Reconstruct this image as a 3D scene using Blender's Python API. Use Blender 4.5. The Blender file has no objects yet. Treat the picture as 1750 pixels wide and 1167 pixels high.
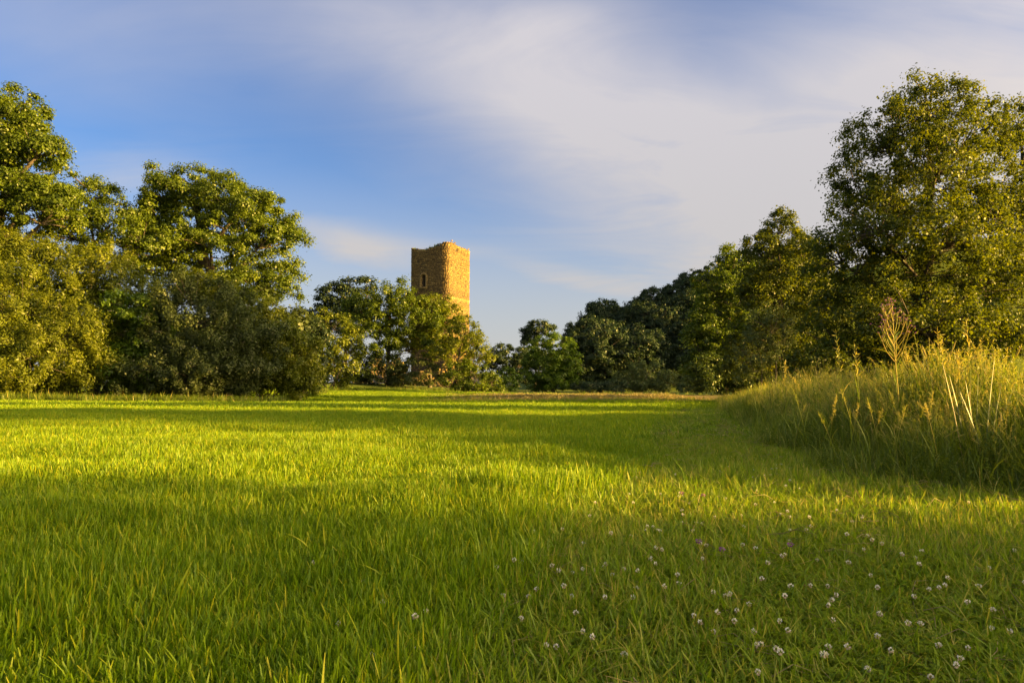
import bpy, math, random
import numpy as np
from mathutils import Vector

R = math.radians
scene = bpy.context.scene
col = scene.collection
rng = np.random.default_rng(7)
random.seed(7)

# ------------------------------------------------------------------ camera
F = 24 / 36 * 1750            # focal length in pixels of the 1750 px photograph
CAM = Vector((0, 0, 0.75))
HORIZON = 655.0
PITCH = math.atan((HORIZON - 583.5) / F)
cam_d = bpy.data.cameras.new('camera')
cam_d.lens = 24
cam_d.sensor_width = 36
cam_d.clip_start = 0.05
cam_d.clip_end = 5000
cam = bpy.data.objects.new('camera', cam_d)
cam.location = CAM
cam.rotation_euler = (R(90) + PITCH, 0, 0)
col.objects.link(cam)
scene.camera = cam

# ------------------------------------------------------------------ light
SUN_EL, SUN_AZ = R(8.7), R(102.0)     # azimuth clockwise from +Y (straight ahead)
SUN = Vector((math.sin(SUN_AZ) * math.cos(SUN_EL), math.cos(SUN_AZ) * math.cos(SUN_EL), math.sin(SUN_EL)))
sd = bpy.data.lights.new('sun', 'SUN')
sd.energy = 3.3
sd.angle = R(1.5)
sd.color = (1.0, 0.60, 0.15)
sun = bpy.data.objects.new('sun', sd)
sun.rotation_euler = SUN.to_track_quat('Z', 'Y').to_euler()
sun.location = SUN * 60
col.objects.link(sun)

scene.view_settings.view_transform = 'Standard'
scene.view_settings.look = 'None'
scene.view_settings.gamma = 1
scene.view_settings.use_curve_mapping = False
scene.view_settings.exposure = 3.12

world = bpy.data.worlds.new('World')
scene.world = world
world.use_nodes = True
nt = world.node_tree
nt.nodes.clear()


class N:
    """small node helper"""
    def __init__(self, tree):
        self.t = tree

    def new(self, typ, **kw):
        n = self.t.nodes.new(typ)
        for k, v in kw.items():
            setattr(n, k, v)
        return n

    def put(self, sock, v):
        if hasattr(v, 'is_output') or isinstance(v, bpy.types.NodeSocket):
            self.t.links.new(v, sock)
        else:
            sock.default_value = v

    def math(self, op, a, b=0.0, clamp=False):
        n = self.new('ShaderNodeMath', operation=op, use_clamp=clamp)
        self.put(n.inputs[0], a)
        self.put(n.inputs[1], b)
        return n.outputs[0]

    def vec(self, op, a, b=(0, 0, 0)):
        n = self.new('ShaderNodeVectorMath', operation=op)
        self.put(n.inputs[0], a)
        self.put(n.inputs[1], b)
        return n.outputs['Value'] if op in ('DOT_PRODUCT', 'LENGTH') else n.outputs[0]

    def mix(self, f, a, b, blend='MIX'):
        n = self.new('ShaderNodeMix', data_type='RGBA', blend_type=blend)
        self.put(n.inputs[0], f)
        self.put(n.inputs[6], a)
        self.put(n.inputs[7], b)
        return n.outputs[2]

    def noise(self, vec, scale, detail=4, rough=0.55, dist=0.0):
        n = self.new('ShaderNodeTexNoise')
        self.put(n.inputs['Vector'], vec)
        n.inputs['Scale'].default_value = scale
        n.inputs['Detail'].default_value = detail
        n.inputs['Roughness'].default_value = rough
        n.inputs['Distortion'].default_value = dist
        return n.outputs[0]

    def ramp(self, f, stops):
        n = self.new('ShaderNodeValToRGB')
        self.put(n.inputs[0], f)
        e = n.color_ramp.elements
        while len(e) < len(stops):
            e.new(0.5)
        for el, (p, c) in zip(e, stops):
            el.position = p
            el.color = c if len(c) == 4 else (*c, 1)
        return n.outputs[0]

    def smooth(self, x, lo, hi):
        n = self.new('ShaderNodeMapRange', interpolation_type='SMOOTHSTEP')
        self.put(n.inputs[0], x)
        n.inputs[1].default_value = lo
        n.inputs[2].default_value = hi
        return n.outputs[0]


def ray(px, py):
    """world direction through a pixel of the photograph"""
    v = Vector(((px - 875) / F, (583.5 - py) / F, -1))
    v.rotate(cam.rotation_euler)
    return v.normalized()


def at(px, py, Y):
    d = ray(px, py)
    return CAM + d * (Y / d.y)


w = N(nt)
SKY_STRENGTH = 0.05
tc = w.new('ShaderNodeTexCoord')
D = tc.outputs['Generated']
sky = w.new('ShaderNodeTexSky', sky_type='NISHITA')
sky.sun_disc = False
sky.sun_elevation = SUN_EL
sky.sun_rotation = SUN_AZ
sky.altitude = 300
sky.air_density = 1.0
sky.dust_density = 1.0
sky.ozone_density = 4.0
base_sky = sky.outputs[0]
hs = w.new('ShaderNodeHueSaturation')
hs.inputs['Saturation'].default_value = 1.08
hs.inputs['Hue'].default_value = 0.508
hs.inputs['Value'].default_value = 0.59
w.put(hs.inputs['Color'], base_sky)
base_sky = hs.outputs[0]
# clouds: soft banks where the photograph shows them, thin noise cover elsewhere, thickened out of view to lift the shade
sep = w.new('ShaderNodeSeparateXYZ')
w.put(sep.inputs[0], D)
zz = w.math('ADD', w.math('MAXIMUM', sep.outputs[2], 0.0), 0.22)
flat = w.new('ShaderNodeCombineXYZ')
w.put(flat.inputs[0], w.math('DIVIDE', sep.outputs[0], zz))
w.put(flat.inputs[1], w.math('DIVIDE', sep.outputs[1], zz))
soft = w.noise(flat.outputs[0], 0.9, 5, 0.5, 0.4)
strk = w.new('ShaderNodeMapping')
strk.inputs['Rotation'].default_value = (0, 0, R(24))
strk.inputs['Scale'].default_value = (0.6, 1.5, 1.0)
w.put(strk.inputs[0], flat.outputs[0])
fine = w.noise(strk.outputs[0], 2.0, 8, 0.6, 1.1)
bumpy = w.math('ADD', w.math('MULTIPLY', soft, 0.66), w.math('MULTIPLY', fine, 0.34))


def bank(px, py, rx, ry, tilt):
    c = ray(px, py)
    right = Vector((0, 0, 1)).cross(c).normalized() * -1
    up = right.cross(c).normalized()
    if up.z < 0:
        up = -up
    ca, sa = math.cos(R(tilt)), math.sin(R(tilt))
    a_ax = right * ca + up * sa
    b_ax = up * ca - right * sa
    a = w.math('DIVIDE', w.vec('DOT_PRODUCT', D, tuple(a_ax)), rx / F)
    a = w.math('SUBTRACT', a, c.dot(a_ax) * F / rx)
    b = w.math('DIVIDE', w.vec('DOT_PRODUCT', D, tuple(b_ax)), ry / F)
    b = w.math('SUBTRACT', b, c.dot(b_ax) * F / ry)
    s = w.math('ADD', w.math('MULTIPLY', a, a), w.math('MULTIPLY', b, b))
    g = w.math('EXPONENT', w.math('MULTIPLY', s, -1.0))
    return w.math('MULTIPLY', g, w.math('GREATER_THAN', w.vec('DOT_PRODUCT', D, tuple(c)), 0.0))


banks = [(900, 130, 320, 120, -18, 0.45), (1200, 260, 400, 140, -20, 0.58), (1750, 110, 380, 240, 25, 0.95), (980, 30, 120, 50, 0, 0.2),
         (520, 20, 420, 90, 6, 0.32), (600, 425, 190, 42, -12, 0.75), (960, 470, 180, 20, -12, 0.5), (40, 60, 260, 110, -20, 0.18),
         (200, 300, 120, 34, 10, 0.5), (1420, 430, 560, 200, 0, 0.75)]
cover = None
for (px, py, rx, ry, tilt, amp) in banks:
    g = w.math('MULTIPLY', bank(px, py, rx, ry, tilt), amp)
    cover = g if cover is None else w.math('ADD', cover, g)
cover = w.math('MULTIPLY', cover, w.math('ADD', w.math('MULTIPLY', bumpy, 2.6), -0.42))
front = w.smooth(sep.outputs[1], -0.1, 0.45)
rest = w.math('MULTIPLY', w.smooth(bumpy, 0.26, 0.56), w.math('SUBTRACT', 1.0, w.math('MULTIPLY', front, 0.9)))
cover = w.math('ADD', cover, w.math('MULTIPLY', rest, 0.95), clamp=True)
low = w.math('MULTIPLY', w.smooth(sep.outputs[2], 0.40, 0.0), 0.9)    # milky air near the horizon
veil = w.math('MAXIMUM', cover, low)
cloud_col = w.mix(w.smooth(sep.outputs[2], 0.05, 0.5), (1.38, 1.33, 1.31, 1), (1.54, 1.48, 1.58, 1))
glow = w.math('POWER', w.math('MAXIMUM', w.vec('DOT_PRODUCT', D, tuple(SUN)), 0.0), 6.0)     # clouds brighten towards the sun, boosted out of view to fill the shade
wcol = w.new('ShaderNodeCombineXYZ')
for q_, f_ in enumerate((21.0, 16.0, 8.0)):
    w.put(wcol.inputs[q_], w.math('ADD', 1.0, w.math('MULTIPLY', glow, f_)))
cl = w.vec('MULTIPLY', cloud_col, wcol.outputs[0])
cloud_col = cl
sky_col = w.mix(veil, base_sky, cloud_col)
bg = w.new('ShaderNodeBackground')
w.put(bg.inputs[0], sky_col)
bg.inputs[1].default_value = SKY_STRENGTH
out = w.new('ShaderNodeOutputWorld')
nt.links.new(bg.outputs[0], out.inputs[0])

# ------------------------------------------------------------------ helpers


def link(o, parent=None):
    col.objects.link(o)
    if parent is not None:
        o.parent = parent
    return o


def tag(o, label=None, cat=None, group=None, kind=None):
    if label:
        o['label'] = label
    if cat:
        o['category'] = cat
    if group:
        o['group'] = group
    if kind:
        o['kind'] = kind
    return o


def empty(name, loc=(0, 0, 0), rz=0.0):
    o = bpy.data.objects.new(name, None)
    o.empty_display_size = 0.3
    o.location = loc
    o.rotation_euler = (0, 0, rz)
    return link(o)


def raw_mesh(name, V, faces, attrs=None, mats=None, mat_idx=None, smooth=False):
    """faces: list of (array (n,k)) blocks with k = 3 or 4"""
    me = bpy.data.meshes.new(name)
    V = np.asarray(V, np.float32)
    me.vertices.add(len(V))
    me.vertices.foreach_set('co', V.ravel())
    loops = np.concatenate([f.ravel() for f in faces]).astype(np.int32)
    sizes = np.concatenate([np.full(len(f), f.shape[1]) for f in faces]).astype(np.int32)
    starts = np.concatenate([[0], np.cumsum(sizes)[:-1]]).astype(np.int32)
    me.loops.add(len(loops))
    me.loops.foreach_set('vertex_index', loops)
    me.polygons.add(len(sizes))
    me.polygons.foreach_set('loop_start', starts)
    try:
        me.polygons.foreach_set('loop_total', sizes)
    except Exception:
        pass
    if mat_idx is not None:
        me.polygons.foreach_set('material_index', np.asarray(mat_idx, np.int32))
    for k, a in (attrs or {}).items():
        at_ = me.attributes.new(k, 'FLOAT', 'POINT')
        at_.data.foreach_set('value', np.asarray(a, np.float32))
    me.update(calc_edges=True)
    if smooth:
        me.polygons.foreach_set('use_smooth', np.ones(len(sizes), bool))
    for m in (mats or []):
        me.materials.append(m)
    return me


def mesh_obj(name, me, parent=None, loc=(0, 0, 0)):
    o = bpy.data.objects.new(name, me)
    o.location = loc
    return link(o, parent)


class Build:
    """collects tubes, boxes and strips into one mesh"""
    def __init__(self):
        self.V, self.Q, self.T, self.A, self.n = [], [], [], [], 0
        self.qm, self.tm = [], []

    def add(self, V, Q=None, T=None, a=0.5, m=0):
        V = np.asarray(V, float).reshape(-1, 3)
        self.V.append(V)
        self.A.append(np.broadcast_to(np.asarray(a, float), (len(V),)))
        if Q is not None and len(Q):
            self.Q.append(np.asarray(Q, int).reshape(-1, 4) + self.n)
            self.qm += [m] * len(self.Q[-1])
        if T is not None and len(T):
            self.T.append(np.asarray(T, int).reshape(-1, 3) + self.n)
            self.tm += [m] * len(self.T[-1])
        self.n += len(V)

    def tube(self, pts, rad, sides=6, a=0.5, m=0):
        P = np.asarray(pts, float)
        k = len(P)
        rad = np.broadcast_to(np.asarray(rad, float), (k,))
        tan = np.gradient(P, axis=0)
        tan /= np.linalg.norm(tan, axis=1)[:, None] + 1e-9
        ref = np.array([0.31, 0.87, 0.38]) if abs(tan[:, 2]).mean() > 0.6 else np.array([0.1, 0.2, 0.97])
        u = np.cross(tan, ref)
        u /= np.linalg.norm(u, axis=1)[:, None] + 1e-9
        v = np.cross(tan, u)
        ang = np.linspace(0, 2 * np.pi, sides, endpoint=False)
        ring = (u[:, None, :] * np.cos(ang)[None, :, None] + v[:, None, :] * np.sin(ang)[None, :, None])
        V = P[:, None, :] + ring * rad[:, None, None]
        i = np.arange(k - 1)[:, None] * sides
        j = np.arange(sides)[None, :]
        j2 = (j + 1) % sides
        Q = np.stack([i + j, i + j2, i + sides + j2, i + sides + j], -1).reshape(-1, 4)
        self.add(V, Q, a=a, m=m)

    def box(self, c, s, rz=0.0, a=0.5, m=0):
        x, y, z = np.array(s) / 2
        V = np.array([[sx * x, sy * y, sz * z] for sz in (-1, 1) for sx, sy in ((-1, -1), (1, -1), (1, 1), (-1, 1))])
        cs, sn = math.cos(rz), math.sin(rz)
        V = V @ np.array([[cs, sn, 0], [-sn, cs, 0], [0, 0, 1]]) + np.array(c)
        self.add(V, [[0, 3, 2, 1], [4, 5, 6, 7], [0, 1, 5, 4], [1, 2, 6, 5], [2, 3, 7, 6], [3, 0, 4, 7]], a=a, m=m)

    def mesh(self, name, mats, smooth=False):
        f = []
        if self.Q:
            f.append(np.concatenate(self.Q))
        if self.T:
            f.append(np.concatenate(self.T))
        return raw_mesh(name, np.concatenate(self.V), f, {'tint': np.concatenate(self.A)}, mats,
                        self.qm + self.tm, smooth)

    def obj(self, name, mats, parent=None, smooth=False, loc=(0, 0, 0)):
        return mesh_obj(name, self.mesh(name, mats if isinstance(mats, list) else [mats], smooth), parent, loc)


# ------------------------------------------------------------------ materials
def new_mat(name):
    m = bpy.data.materials.new(name)
    m.use_nodes = True
    m.node_tree.nodes.clear()
    return m, N(m.node_tree)


def finish(n, shader):
    o = n.new('ShaderNodeOutputMaterial')
    n.t.links.new(shader, o.inputs[0])


def leaf_mat(name, stops, trans=0.42, gloss=0.02, rough=0.45, trans_col=(1.25, 1.1, 0.5), inst=0.0):
    m, n = new_mat(name)
    a = n.new('ShaderNodeAttribute', attribute_name='tint')
    f = a.outputs['Fac']
    if inst:
        oi = n.new('ShaderNodeObjectInfo')
        f = n.math('ADD', f, n.math('MULTIPLY', n.math('SUBTRACT', oi.outputs['Random'], 0.5), inst), clamp=True)
    c = n.ramp(f, stops)
    d = n.new('ShaderNodeBsdfDiffuse')
    n.put(d.inputs[0], c)
    t = n.new('ShaderNodeBsdfTranslucent')
    n.put(t.inputs[0], n.mix(1.0, c, (*trans_col, 1), 'MULTIPLY'))
    mx = n.new('ShaderNodeMixShader')
    mx.inputs[0].default_value = trans
    n.t.links.new(d.outputs[0], mx.inputs[1])
    n.t.links.new(t.outputs[0], mx.inputs[2])
    g = n.new('ShaderNodeBsdfGlossy')
    g.inputs['Roughness'].default_value = rough
    g.inputs[0].default_value = (0.9, 0.9, 0.8, 1)
    m2 = n.new('ShaderNodeMixShader')
    m2.inputs[0].default_value = gloss
    n.t.links.new(mx.outputs[0], m2.inputs[1])
    n.t.links.new(g.outputs[0], m2.inputs[2])
    finish(n, m2.outputs[0])
    return m


def stops3(a, b, c):
    return [(0.0, a), (0.5, b), (1.0, c)]


M = {}
TC = (1.15, 1.2, 0.4)
M['oak'] = leaf_mat('oak_leaves', stops3((0.042, 0.068, 0.005), (0.088, 0.128, 0.006), (0.155, 0.195, 0.009)), trans_col=TC)
M['willow'] = leaf_mat('willow_leaves', stops3((0.064, 0.086, 0.005), (0.120, 0.148, 0.006), (0.19, 0.205, 0.009)), trans_col=TC)
M['elder'] = leaf_mat('elder_leaves', stops3((0.050, 0.090, 0.006), (0.085, 0.145, 0.008), (0.13, 0.19, 0.010)), trans_col=TC)
M['mid'] = leaf_mat('mid_green_leaves', stops3((0.040, 0.062, 0.010), (0.068, 0.098, 0.014), (0.10, 0.135, 0.018)), trans=0.3, trans_col=TC)
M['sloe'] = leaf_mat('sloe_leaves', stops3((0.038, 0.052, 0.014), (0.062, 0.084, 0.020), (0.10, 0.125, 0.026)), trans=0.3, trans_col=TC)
M['alder'] = leaf_mat('alder_leaves', stops3((0.036, 0.058, 0.004), (0.070, 0.102, 0.005), (0.12, 0.150, 0.007)), trans=0.5,
                      trans_col=(1.7, 1.4, 0.35))
M['hill'] = leaf_mat('hill_leaves', stops3((0.022, 0.038, 0.015), (0.036, 0.058, 0.021), (0.056, 0.082, 0.027)), trans=0.25, trans_col=(0.9, 1.1, 0.6))  # dark and bluish: the hillside's shade is put into the leaf colour
M['silver'] = leaf_mat('silver_leaves', stops3((0.055, 0.08, 0.022), (0.085, 0.12, 0.032), (0.12, 0.16, 0.04)), trans=0.3)

m, n = new_mat('bark')
geo = n.new('ShaderNodeNewGeometry')
tcb = n.new('ShaderNodeTexCoord')
mp = n.new('ShaderNodeMapping')
mp.inputs['Scale'].default_value = (6, 6, 1.2)
n.put(mp.inputs[0], tcb.outputs['Object'])
v = n.noise(mp.outputs[0], 3.0, 6, 0.65)
b = n.new('ShaderNodeBsdfPrincipled')
n.put(b.inputs['Base Color'], n.ramp(v, [(0.3, (0.035, 0.027, 0.018)), (0.7, (0.14, 0.11, 0.075))]))
b.inputs['Roughness'].default_value = 0.9
bp = n.new('ShaderNodeBump')
bp.inputs['Strength'].default_value = 0.8
bp.inputs['Distance'].default_value = 0.05
n.put(bp.inputs['Height'], v)
n.put(b.inputs['Normal'], bp.outputs[0])
finish(n, b.outputs[0])
M['bark'] = m

# grass families
G3 = [(0.0, (0.072, 0.132, 0.002)), (0.35, (0.130, 0.228, 0.003)), (0.75, (0.205, 0.290, 0.004)), (1.0, (0.33, 0.33, 0.008))]
M['grass'] = leaf_mat('meadow_grass', G3, trans=0.45, gloss=0.015, rough=0.5, trans_col=(1.05, 1.1, 0.5), inst=0.35)
M['mown'] = leaf_mat('mown_grass', [(0.0, (0.070, 0.115, 0.004)), (0.4, (0.132, 0.225, 0.005)), (0.75, (0.215, 0.295, 0.009)), (1.0, (0.38, 0.33, 0.05))],
                     trans=0.45, gloss=0.02, rough=0.45, trans_col=(1.05, 1.1, 0.5), inst=0.5)
M['dry'] = leaf_mat('dry_grass', [(0.0, (0.10, 0.10, 0.02)), (0.5, (0.20, 0.17, 0.05)), (1.0, (0.36, 0.28, 0.12))], trans=0.35, gloss=0.04, inst=0.4)
M['tall'] = leaf_mat('tall_grass', [(0.0, (0.065, 0.11, 0.008)), (0.4, (0.125, 0.185, 0.010)), (0.75, (0.24, 0.28, 0.018)), (1.0, (0.42, 0.36, 0.08))],
                     trans=0.45, gloss=0.025, trans_col=(1.2, 1.1, 0.5), inst=0.35)
M['reed'] = leaf_mat('reed_leaf', stops3((0.03, 0.055, 0.010), (0.05, 0.09, 0.016), (0.10, 0.13, 0.03)), trans=0.3, gloss=0.08)
M['clover_leaf'] = leaf_mat('clover_leaves', stops3((0.09, 0.14, 0.006), (0.15, 0.22, 0.008), (0.21, 0.28, 0.012)), trans=0.4, gloss=0.01, inst=0.4)
M['petal_white'] = leaf_mat('white_petals', stops3((0.42, 0.34, 0.22), (0.66, 0.62, 0.50), (0.80, 0.78, 0.70)), trans=0.3, gloss=0.02, trans_col=(1, 1, 0.9))
M['petal_pink'] = leaf_mat('purple_petals', stops3((0.14, 0.04, 0.12), (0.26, 0.08, 0.24), (0.40, 0.20, 0.36)), trans=0.3, gloss=0.02, trans_col=(1, 0.9, 1))

# ------------------------------------------------------------------ ground


def sst(x, lo, hi):
    t = np.clip((np.asarray(x, float) - lo) / (hi - lo), 0, 1)
    return t * t * (3 - 2 * t)


def gh(x, y):
    x = np.asarray(x, float)
    y = np.asarray(y, float)
    z = 0.025 * np.sin(x * 0.9 + 1.3) * np.sin(y * 0.7) + 0.06 * np.sin(x * 0.21 + 0.5) * np.sin(y * 0.17 + 1.0)
    z = z * sst(np.hypot(x, y), 1.0, 6.0)
    z = z + 0.18 * sst(-x, 12, 30) * sst(y, 15, 40)                       # left edge
    z = z - 0.42 * sst(y, 12, 48) + 1.45 * np.exp(-(((x + 22) / 17) ** 2 + ((y - 92) / 26) ** 2))   # castle mound
    z = z + 0.24 * np.exp(-((y - 52) / 8) ** 2) * sst(x, -9, 3) - 0.25 * sst(y, 60, 95)
    edge = bank_edge(y)
    z = z + 0.16 * sst(x - edge, 0.0, 2.5) * sst(y, -3, 3) * (1 - sst(y, 22, 34))
    hill = sst(y, 138, 186) * np.interp(x, [-12, 2, 14, 50, 80, 105, 160, 260], [0, 1.5, 7, 20, 29, 37, 46, 30])
    return z + hill


def bank_edge(y):
    return np.interp(y, [-20, 1.5, 3.0, 3.7, 5.0, 8.0, 12.0, 25.0, 40.0], [12.0, 9.0, 6.0, 3.0, 2.15, 2.8, 3.75, 7.4, 12.0])


def axis(segs):
    return np.concatenate([np.arange(a, b, s) for a, b, s in segs])


xs = axis([(-1500, -300, 100), (-300, -60, 10), (-60, -20, 1.5), (-20, 20, 0.4), (20, 60, 1.5), (60, 300, 6), (300, 1501, 100)])
ys = axis([(-600, -60, 60), (-60, -6, 3), (-6, 20, 0.4), (20, 70, 1.2), (70, 300, 5), (300, 600, 30), (600, 2401, 150)])
X, Y = np.meshgrid(xs, ys)
Z = gh(X, Y)
V = np.stack([X, Y, Z], -1).reshape(-1, 3)
nx, ny = len(xs), len(ys)
i = (np.arange(ny - 1)[:, None] * nx + np.arange(nx - 1)[None, :]).ravel()
Q = np.stack([i, i + 1, i + nx + 1, i + nx], -1)
m, n = new_mat('meadow_soil')
geo = n.new('ShaderNodeNewGeometry')
P = geo.outputs['Position']
sp = n.new('ShaderNodeSeparateXYZ')
n.put(sp.inputs[0], P)
v1 = n.noise(P, 0.35, 6, 0.6)
v2 = n.noise(P, 9.0, 6, 0.7)
v3 = n.math('ADD', n.math('MULTIPLY', v1, 0.5), n.math('MULTIPLY', v2, 0.5))
green = n.ramp(v3, [(0.3, (0.050, 0.060, 0.010)), (0.5, (0.085, 0.115, 0.010)), (0.72, (0.125, 0.15, 0.015))])
dryc = n.ramp(v3, [(0.3, (0.12, 0.10, 0.03)), (0.7, (0.24, 0.19, 0.07))])
dx = n.smooth(n.math('ABSOLUTE', n.math('SUBTRACT', sp.outputs[0], 8.0)), 14.0, 4.0)
dy = n.smooth(n.math('ABSOLUTE', n.math('SUBTRACT', sp.outputs[1], 53.0)), 13.0, 7.0)
gcol = n.mix(n.math('MULTIPLY', dx, dy), green, dryc)
near = n.ramp(v2, [(0.3, (0.06, 0.075, 0.008)), (0.7, (0.115, 0.135, 0.014))])
gcol = n.mix(n.smooth(sp.outputs[1], 6.0, 22.0), near, gcol)
b = n.new('ShaderNodeBsdfPrincipled')
n.put(b.inputs['Base Color'], gcol)
b.inputs['Roughness'].default_value = 0.95
b.inputs['Specular IOR Level'].default_value = 0.1
bp = n.new('ShaderNodeBump')
bp.inputs['Strength'].default_value = 0.7
bp.inputs['Distance'].default_value = 0.12
n.put(bp.inputs['Height'], v2)
n.put(b.inputs['Normal'], bp.outputs[0])
finish(n, b.outputs[0])
ground = mesh_obj('ground', raw_mesh('ground', V, [Q], {}, [m], smooth=True))
tag(ground, kind='structure')

# ------------------------------------------------------------------ castle tower
TD = 119.0
tc_ = at(752, 655, TD)
TX, TY = tc_.x, TD
TZ = float(gh(TX, TY))
HALF = 49 / F * TD            # half the seen width
m, n = new_mat('tower_stone')
a = n.new('ShaderNodeAttribute', attribute_name='tint')
tcs = n.new('ShaderNodeTexCoord')
v1 = n.noise(tcs.outputs['Object'], 0.45, 5, 0.6)
v2 = n.noise(tcs.outputs['Object'], 5.0, 5, 0.65)
c = n.ramp(n.math('ADD', n.math('MULTIPLY', a.outputs['Fac'], 0.75), n.math('MULTIPLY', v2, 0.25)),
           [(0.05, (0.055, 0.041, 0.021)), (0.4, (0.16, 0.115, 0.046)), (0.7, (0.28, 0.195, 0.064)), (1.0, (0.42, 0.31, 0.12))])
c = n.mix(n.math('MULTIPLY', n.smooth(v1, 0.56, 0.74), 0.5), c, (0.13, 0.12, 0.06, 1))     # lichen and moss stains
b = n.new('ShaderNodeBsdfPrincipled')
n.put(b.inputs['Base Color'], c)
b.inputs['Roughness'].default_value = 0.92
b.inputs['Specular IOR Level'].default_value = 0.15
bp = n.new('ShaderNodeBump')
bp.inputs['Strength'].default_value = 0.6
bp.inputs['Distance'].default_value = 0.06
n.put(bp.inputs['Height'], v2)
n.put(b.inputs['Normal'], bp.outputs[0])
finish(n, b.outputs[0])
M['stone'] = m
m, n = new_mat('mortar')
tcs = n.new('ShaderNodeTexCoord')
v2 = n.noise(tcs.outputs['Object'], 4.0, 5, 0.65)
b = n.new('ShaderNodeBsdfPrincipled')
n.put(b.inputs['Base Color'], n.ramp(v2, [(0.3, (0.035, 0.026, 0.015)), (0.7, (0.085, 0.06, 0.03))]))
b.inputs['Roughness'].default_value = 0.95
finish(n, b.outputs[0])
M['mortar'] = m

ROT = R(-26)
NEXP = 8.0


def tower_xy(t, r):
    """t: parameter angle; r: scale. Point of a superellipse turned by ROT"""
    c, s = np.cos(t), np.sin(t)
    k = (np.abs(c) ** NEXP + np.abs(s) ** NEXP) ** (-1 / NEXP)
    x, y = k * c, k * s
    ca, sa = math.cos(ROT), math.sin(ROT)
    return np.stack([(x * ca - y * sa) * r, (x * sa + y * ca) * r], -1)


tt = np.linspace(0, 2 * np.pi, 721)[:-1]
wid = np.abs(tower_xy(tt, 1.0)[:, 0]).max()
RAD = HALF / wid
ZTOP = at(752, 424, TD).z - TZ


def top_z(x, y):
    """broken rim: height of the wall head, from the profile of the photograph"""
    px = np.array([-60, -49, -44, -33, -22, -8, 6, 18, 25, 36, 49, 60])
    py = np.array([427, 427, 429, 435, 433, 430, 424, 422, 422, 426, 425, 425])
    front = np.interp(x / HALF * 49, px, py)
    back = np.interp(x / HALF * 49, [-49, -30, -20, 0, 20, 49], [428, 430, 430, 428, 425, 425.5])
    fy = sst(y, -HALF * 0.6, HALF * 0.2)
    p = front * (1 - fy) + back * fy
    return ZTOP - (p - 424) / F * TD


tower = empty('castle_tower', (TX, TY, TZ))
tag(tower, 'ruined round stone tower with broken rim and arched window, lit orange on one side', 'tower')

# window and slit openings (x on the front face, z): centre px, top, bottom, half width
OPEN = [(723.5, 469, 490, 3.5), (712.3, 440, 450, 0.8), (793.3, 472, 486, 0.8), (780.6, 423.5, 428, 1.4)]
openings = []
for (px, y0, y1, hw) in OPEN:
    p0, p1 = at(px, y0, TY - HALF * 0.75), at(px, y1, TY - HALF * 0.75)
    openings.append((p0.x - TX, p1.z - TZ, p0.z - TZ, hw / F * TD))


def in_open(x, y, z, grow=0.0):
    if y > -HALF * 0.05:
        return False
    for (ox, z0, z1, hw) in openings:
        if abs(x - ox) < hw + grow and z0 - grow < z < z1 + grow:
            top = z1 - hw
            if hw > 0.2 and z > top:
                if math.hypot(x - ox, z - top) < hw + grow:
                    return True
            else:
                return True
    return False


# core: outer face just behind the stones, inner face, wall head; openings left out and given reveals
core = Build()
NA, NZ = 200, 110
ta = np.linspace(0, 2 * np.pi, NA + 1)[:-1]
outer = tower_xy(ta, RAD - 0.10)
inner = tower_xy(ta, RAD - 1.9)
tz = top_z(outer[:, 0], outer[:, 1]) - 0.12 + np.random.default_rng(3).normal(0, 0.05, NA)
lev = np.linspace(0, 1, NZ + 1)
VO = np.concatenate([np.column_stack([outer, l * tz]) for l in lev])
VI = np.concatenate([np.column_stack([inner, l * tz]) for l in lev])
off = len(VO)
quads = []
solid = np.ones((NZ, NA), bool)
for k in range(NZ):
    zc = (lev[k] + lev[k + 1]) / 2
    for j in range(NA):
        j2 = (j + 1) % NA
        xm, ym = (outer[j] + outer[j2]) / 2
        if ym < 0 and in_open(xm, ym, zc * tz[j]):
            solid[k, j] = False
for k in range(NZ):
    for j in range(NA):
        j2 = (j + 1) % NA
        a_, b_, c_, d_ = k * NA + j, k * NA + j2, (k + 1) * NA + j2, (k + 1) * NA + j
        if solid[k, j]:
            quads.append((a_, b_, c_, d_))
            quads.append((off + b_, off + a_, off + d_, off + c_))
            if not solid[k, j2 if j2 < NA else 0]:
                quads.append((b_, off + b_, off + c_, c_))
            if not solid[k, j - 1]:
                quads.append((off + a_, a_, d_, off + d_))
            if k + 1 < NZ and not solid[k + 1, j]:
                quads.append((d_, c_, off + c_, off + d_))
            if k > 0 and not solid[k - 1, j]:
                quads.append((b_, a_, off + a_, off + b_))
            if k == NZ - 1:
                quads.append((d_, c_, off + c_, off + d_))
core.add(np.concatenate([VO, VI]), quads, a=0.3)
core.obj('wall', M['mortar'], tower)
# unseen decks added inside; the upper one blocks sky light to darken the window
ring = tower_xy(np.linspace(0, 2 * np.pi, 49)[:-1], RAD - 1.85)
for zf in (ZTOP - 9.5, ZTOP - 3.4):
    fl = Build()
    fl.add(np.vstack([np.column_stack([ring, np.full(48, zf)]), [[0, 0, zf]]]), T=[(j, (j + 1) % 48, 48) for j in range(48)], a=0.3)
    fl.obj('added_deck', M['mortar'], tower)
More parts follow.
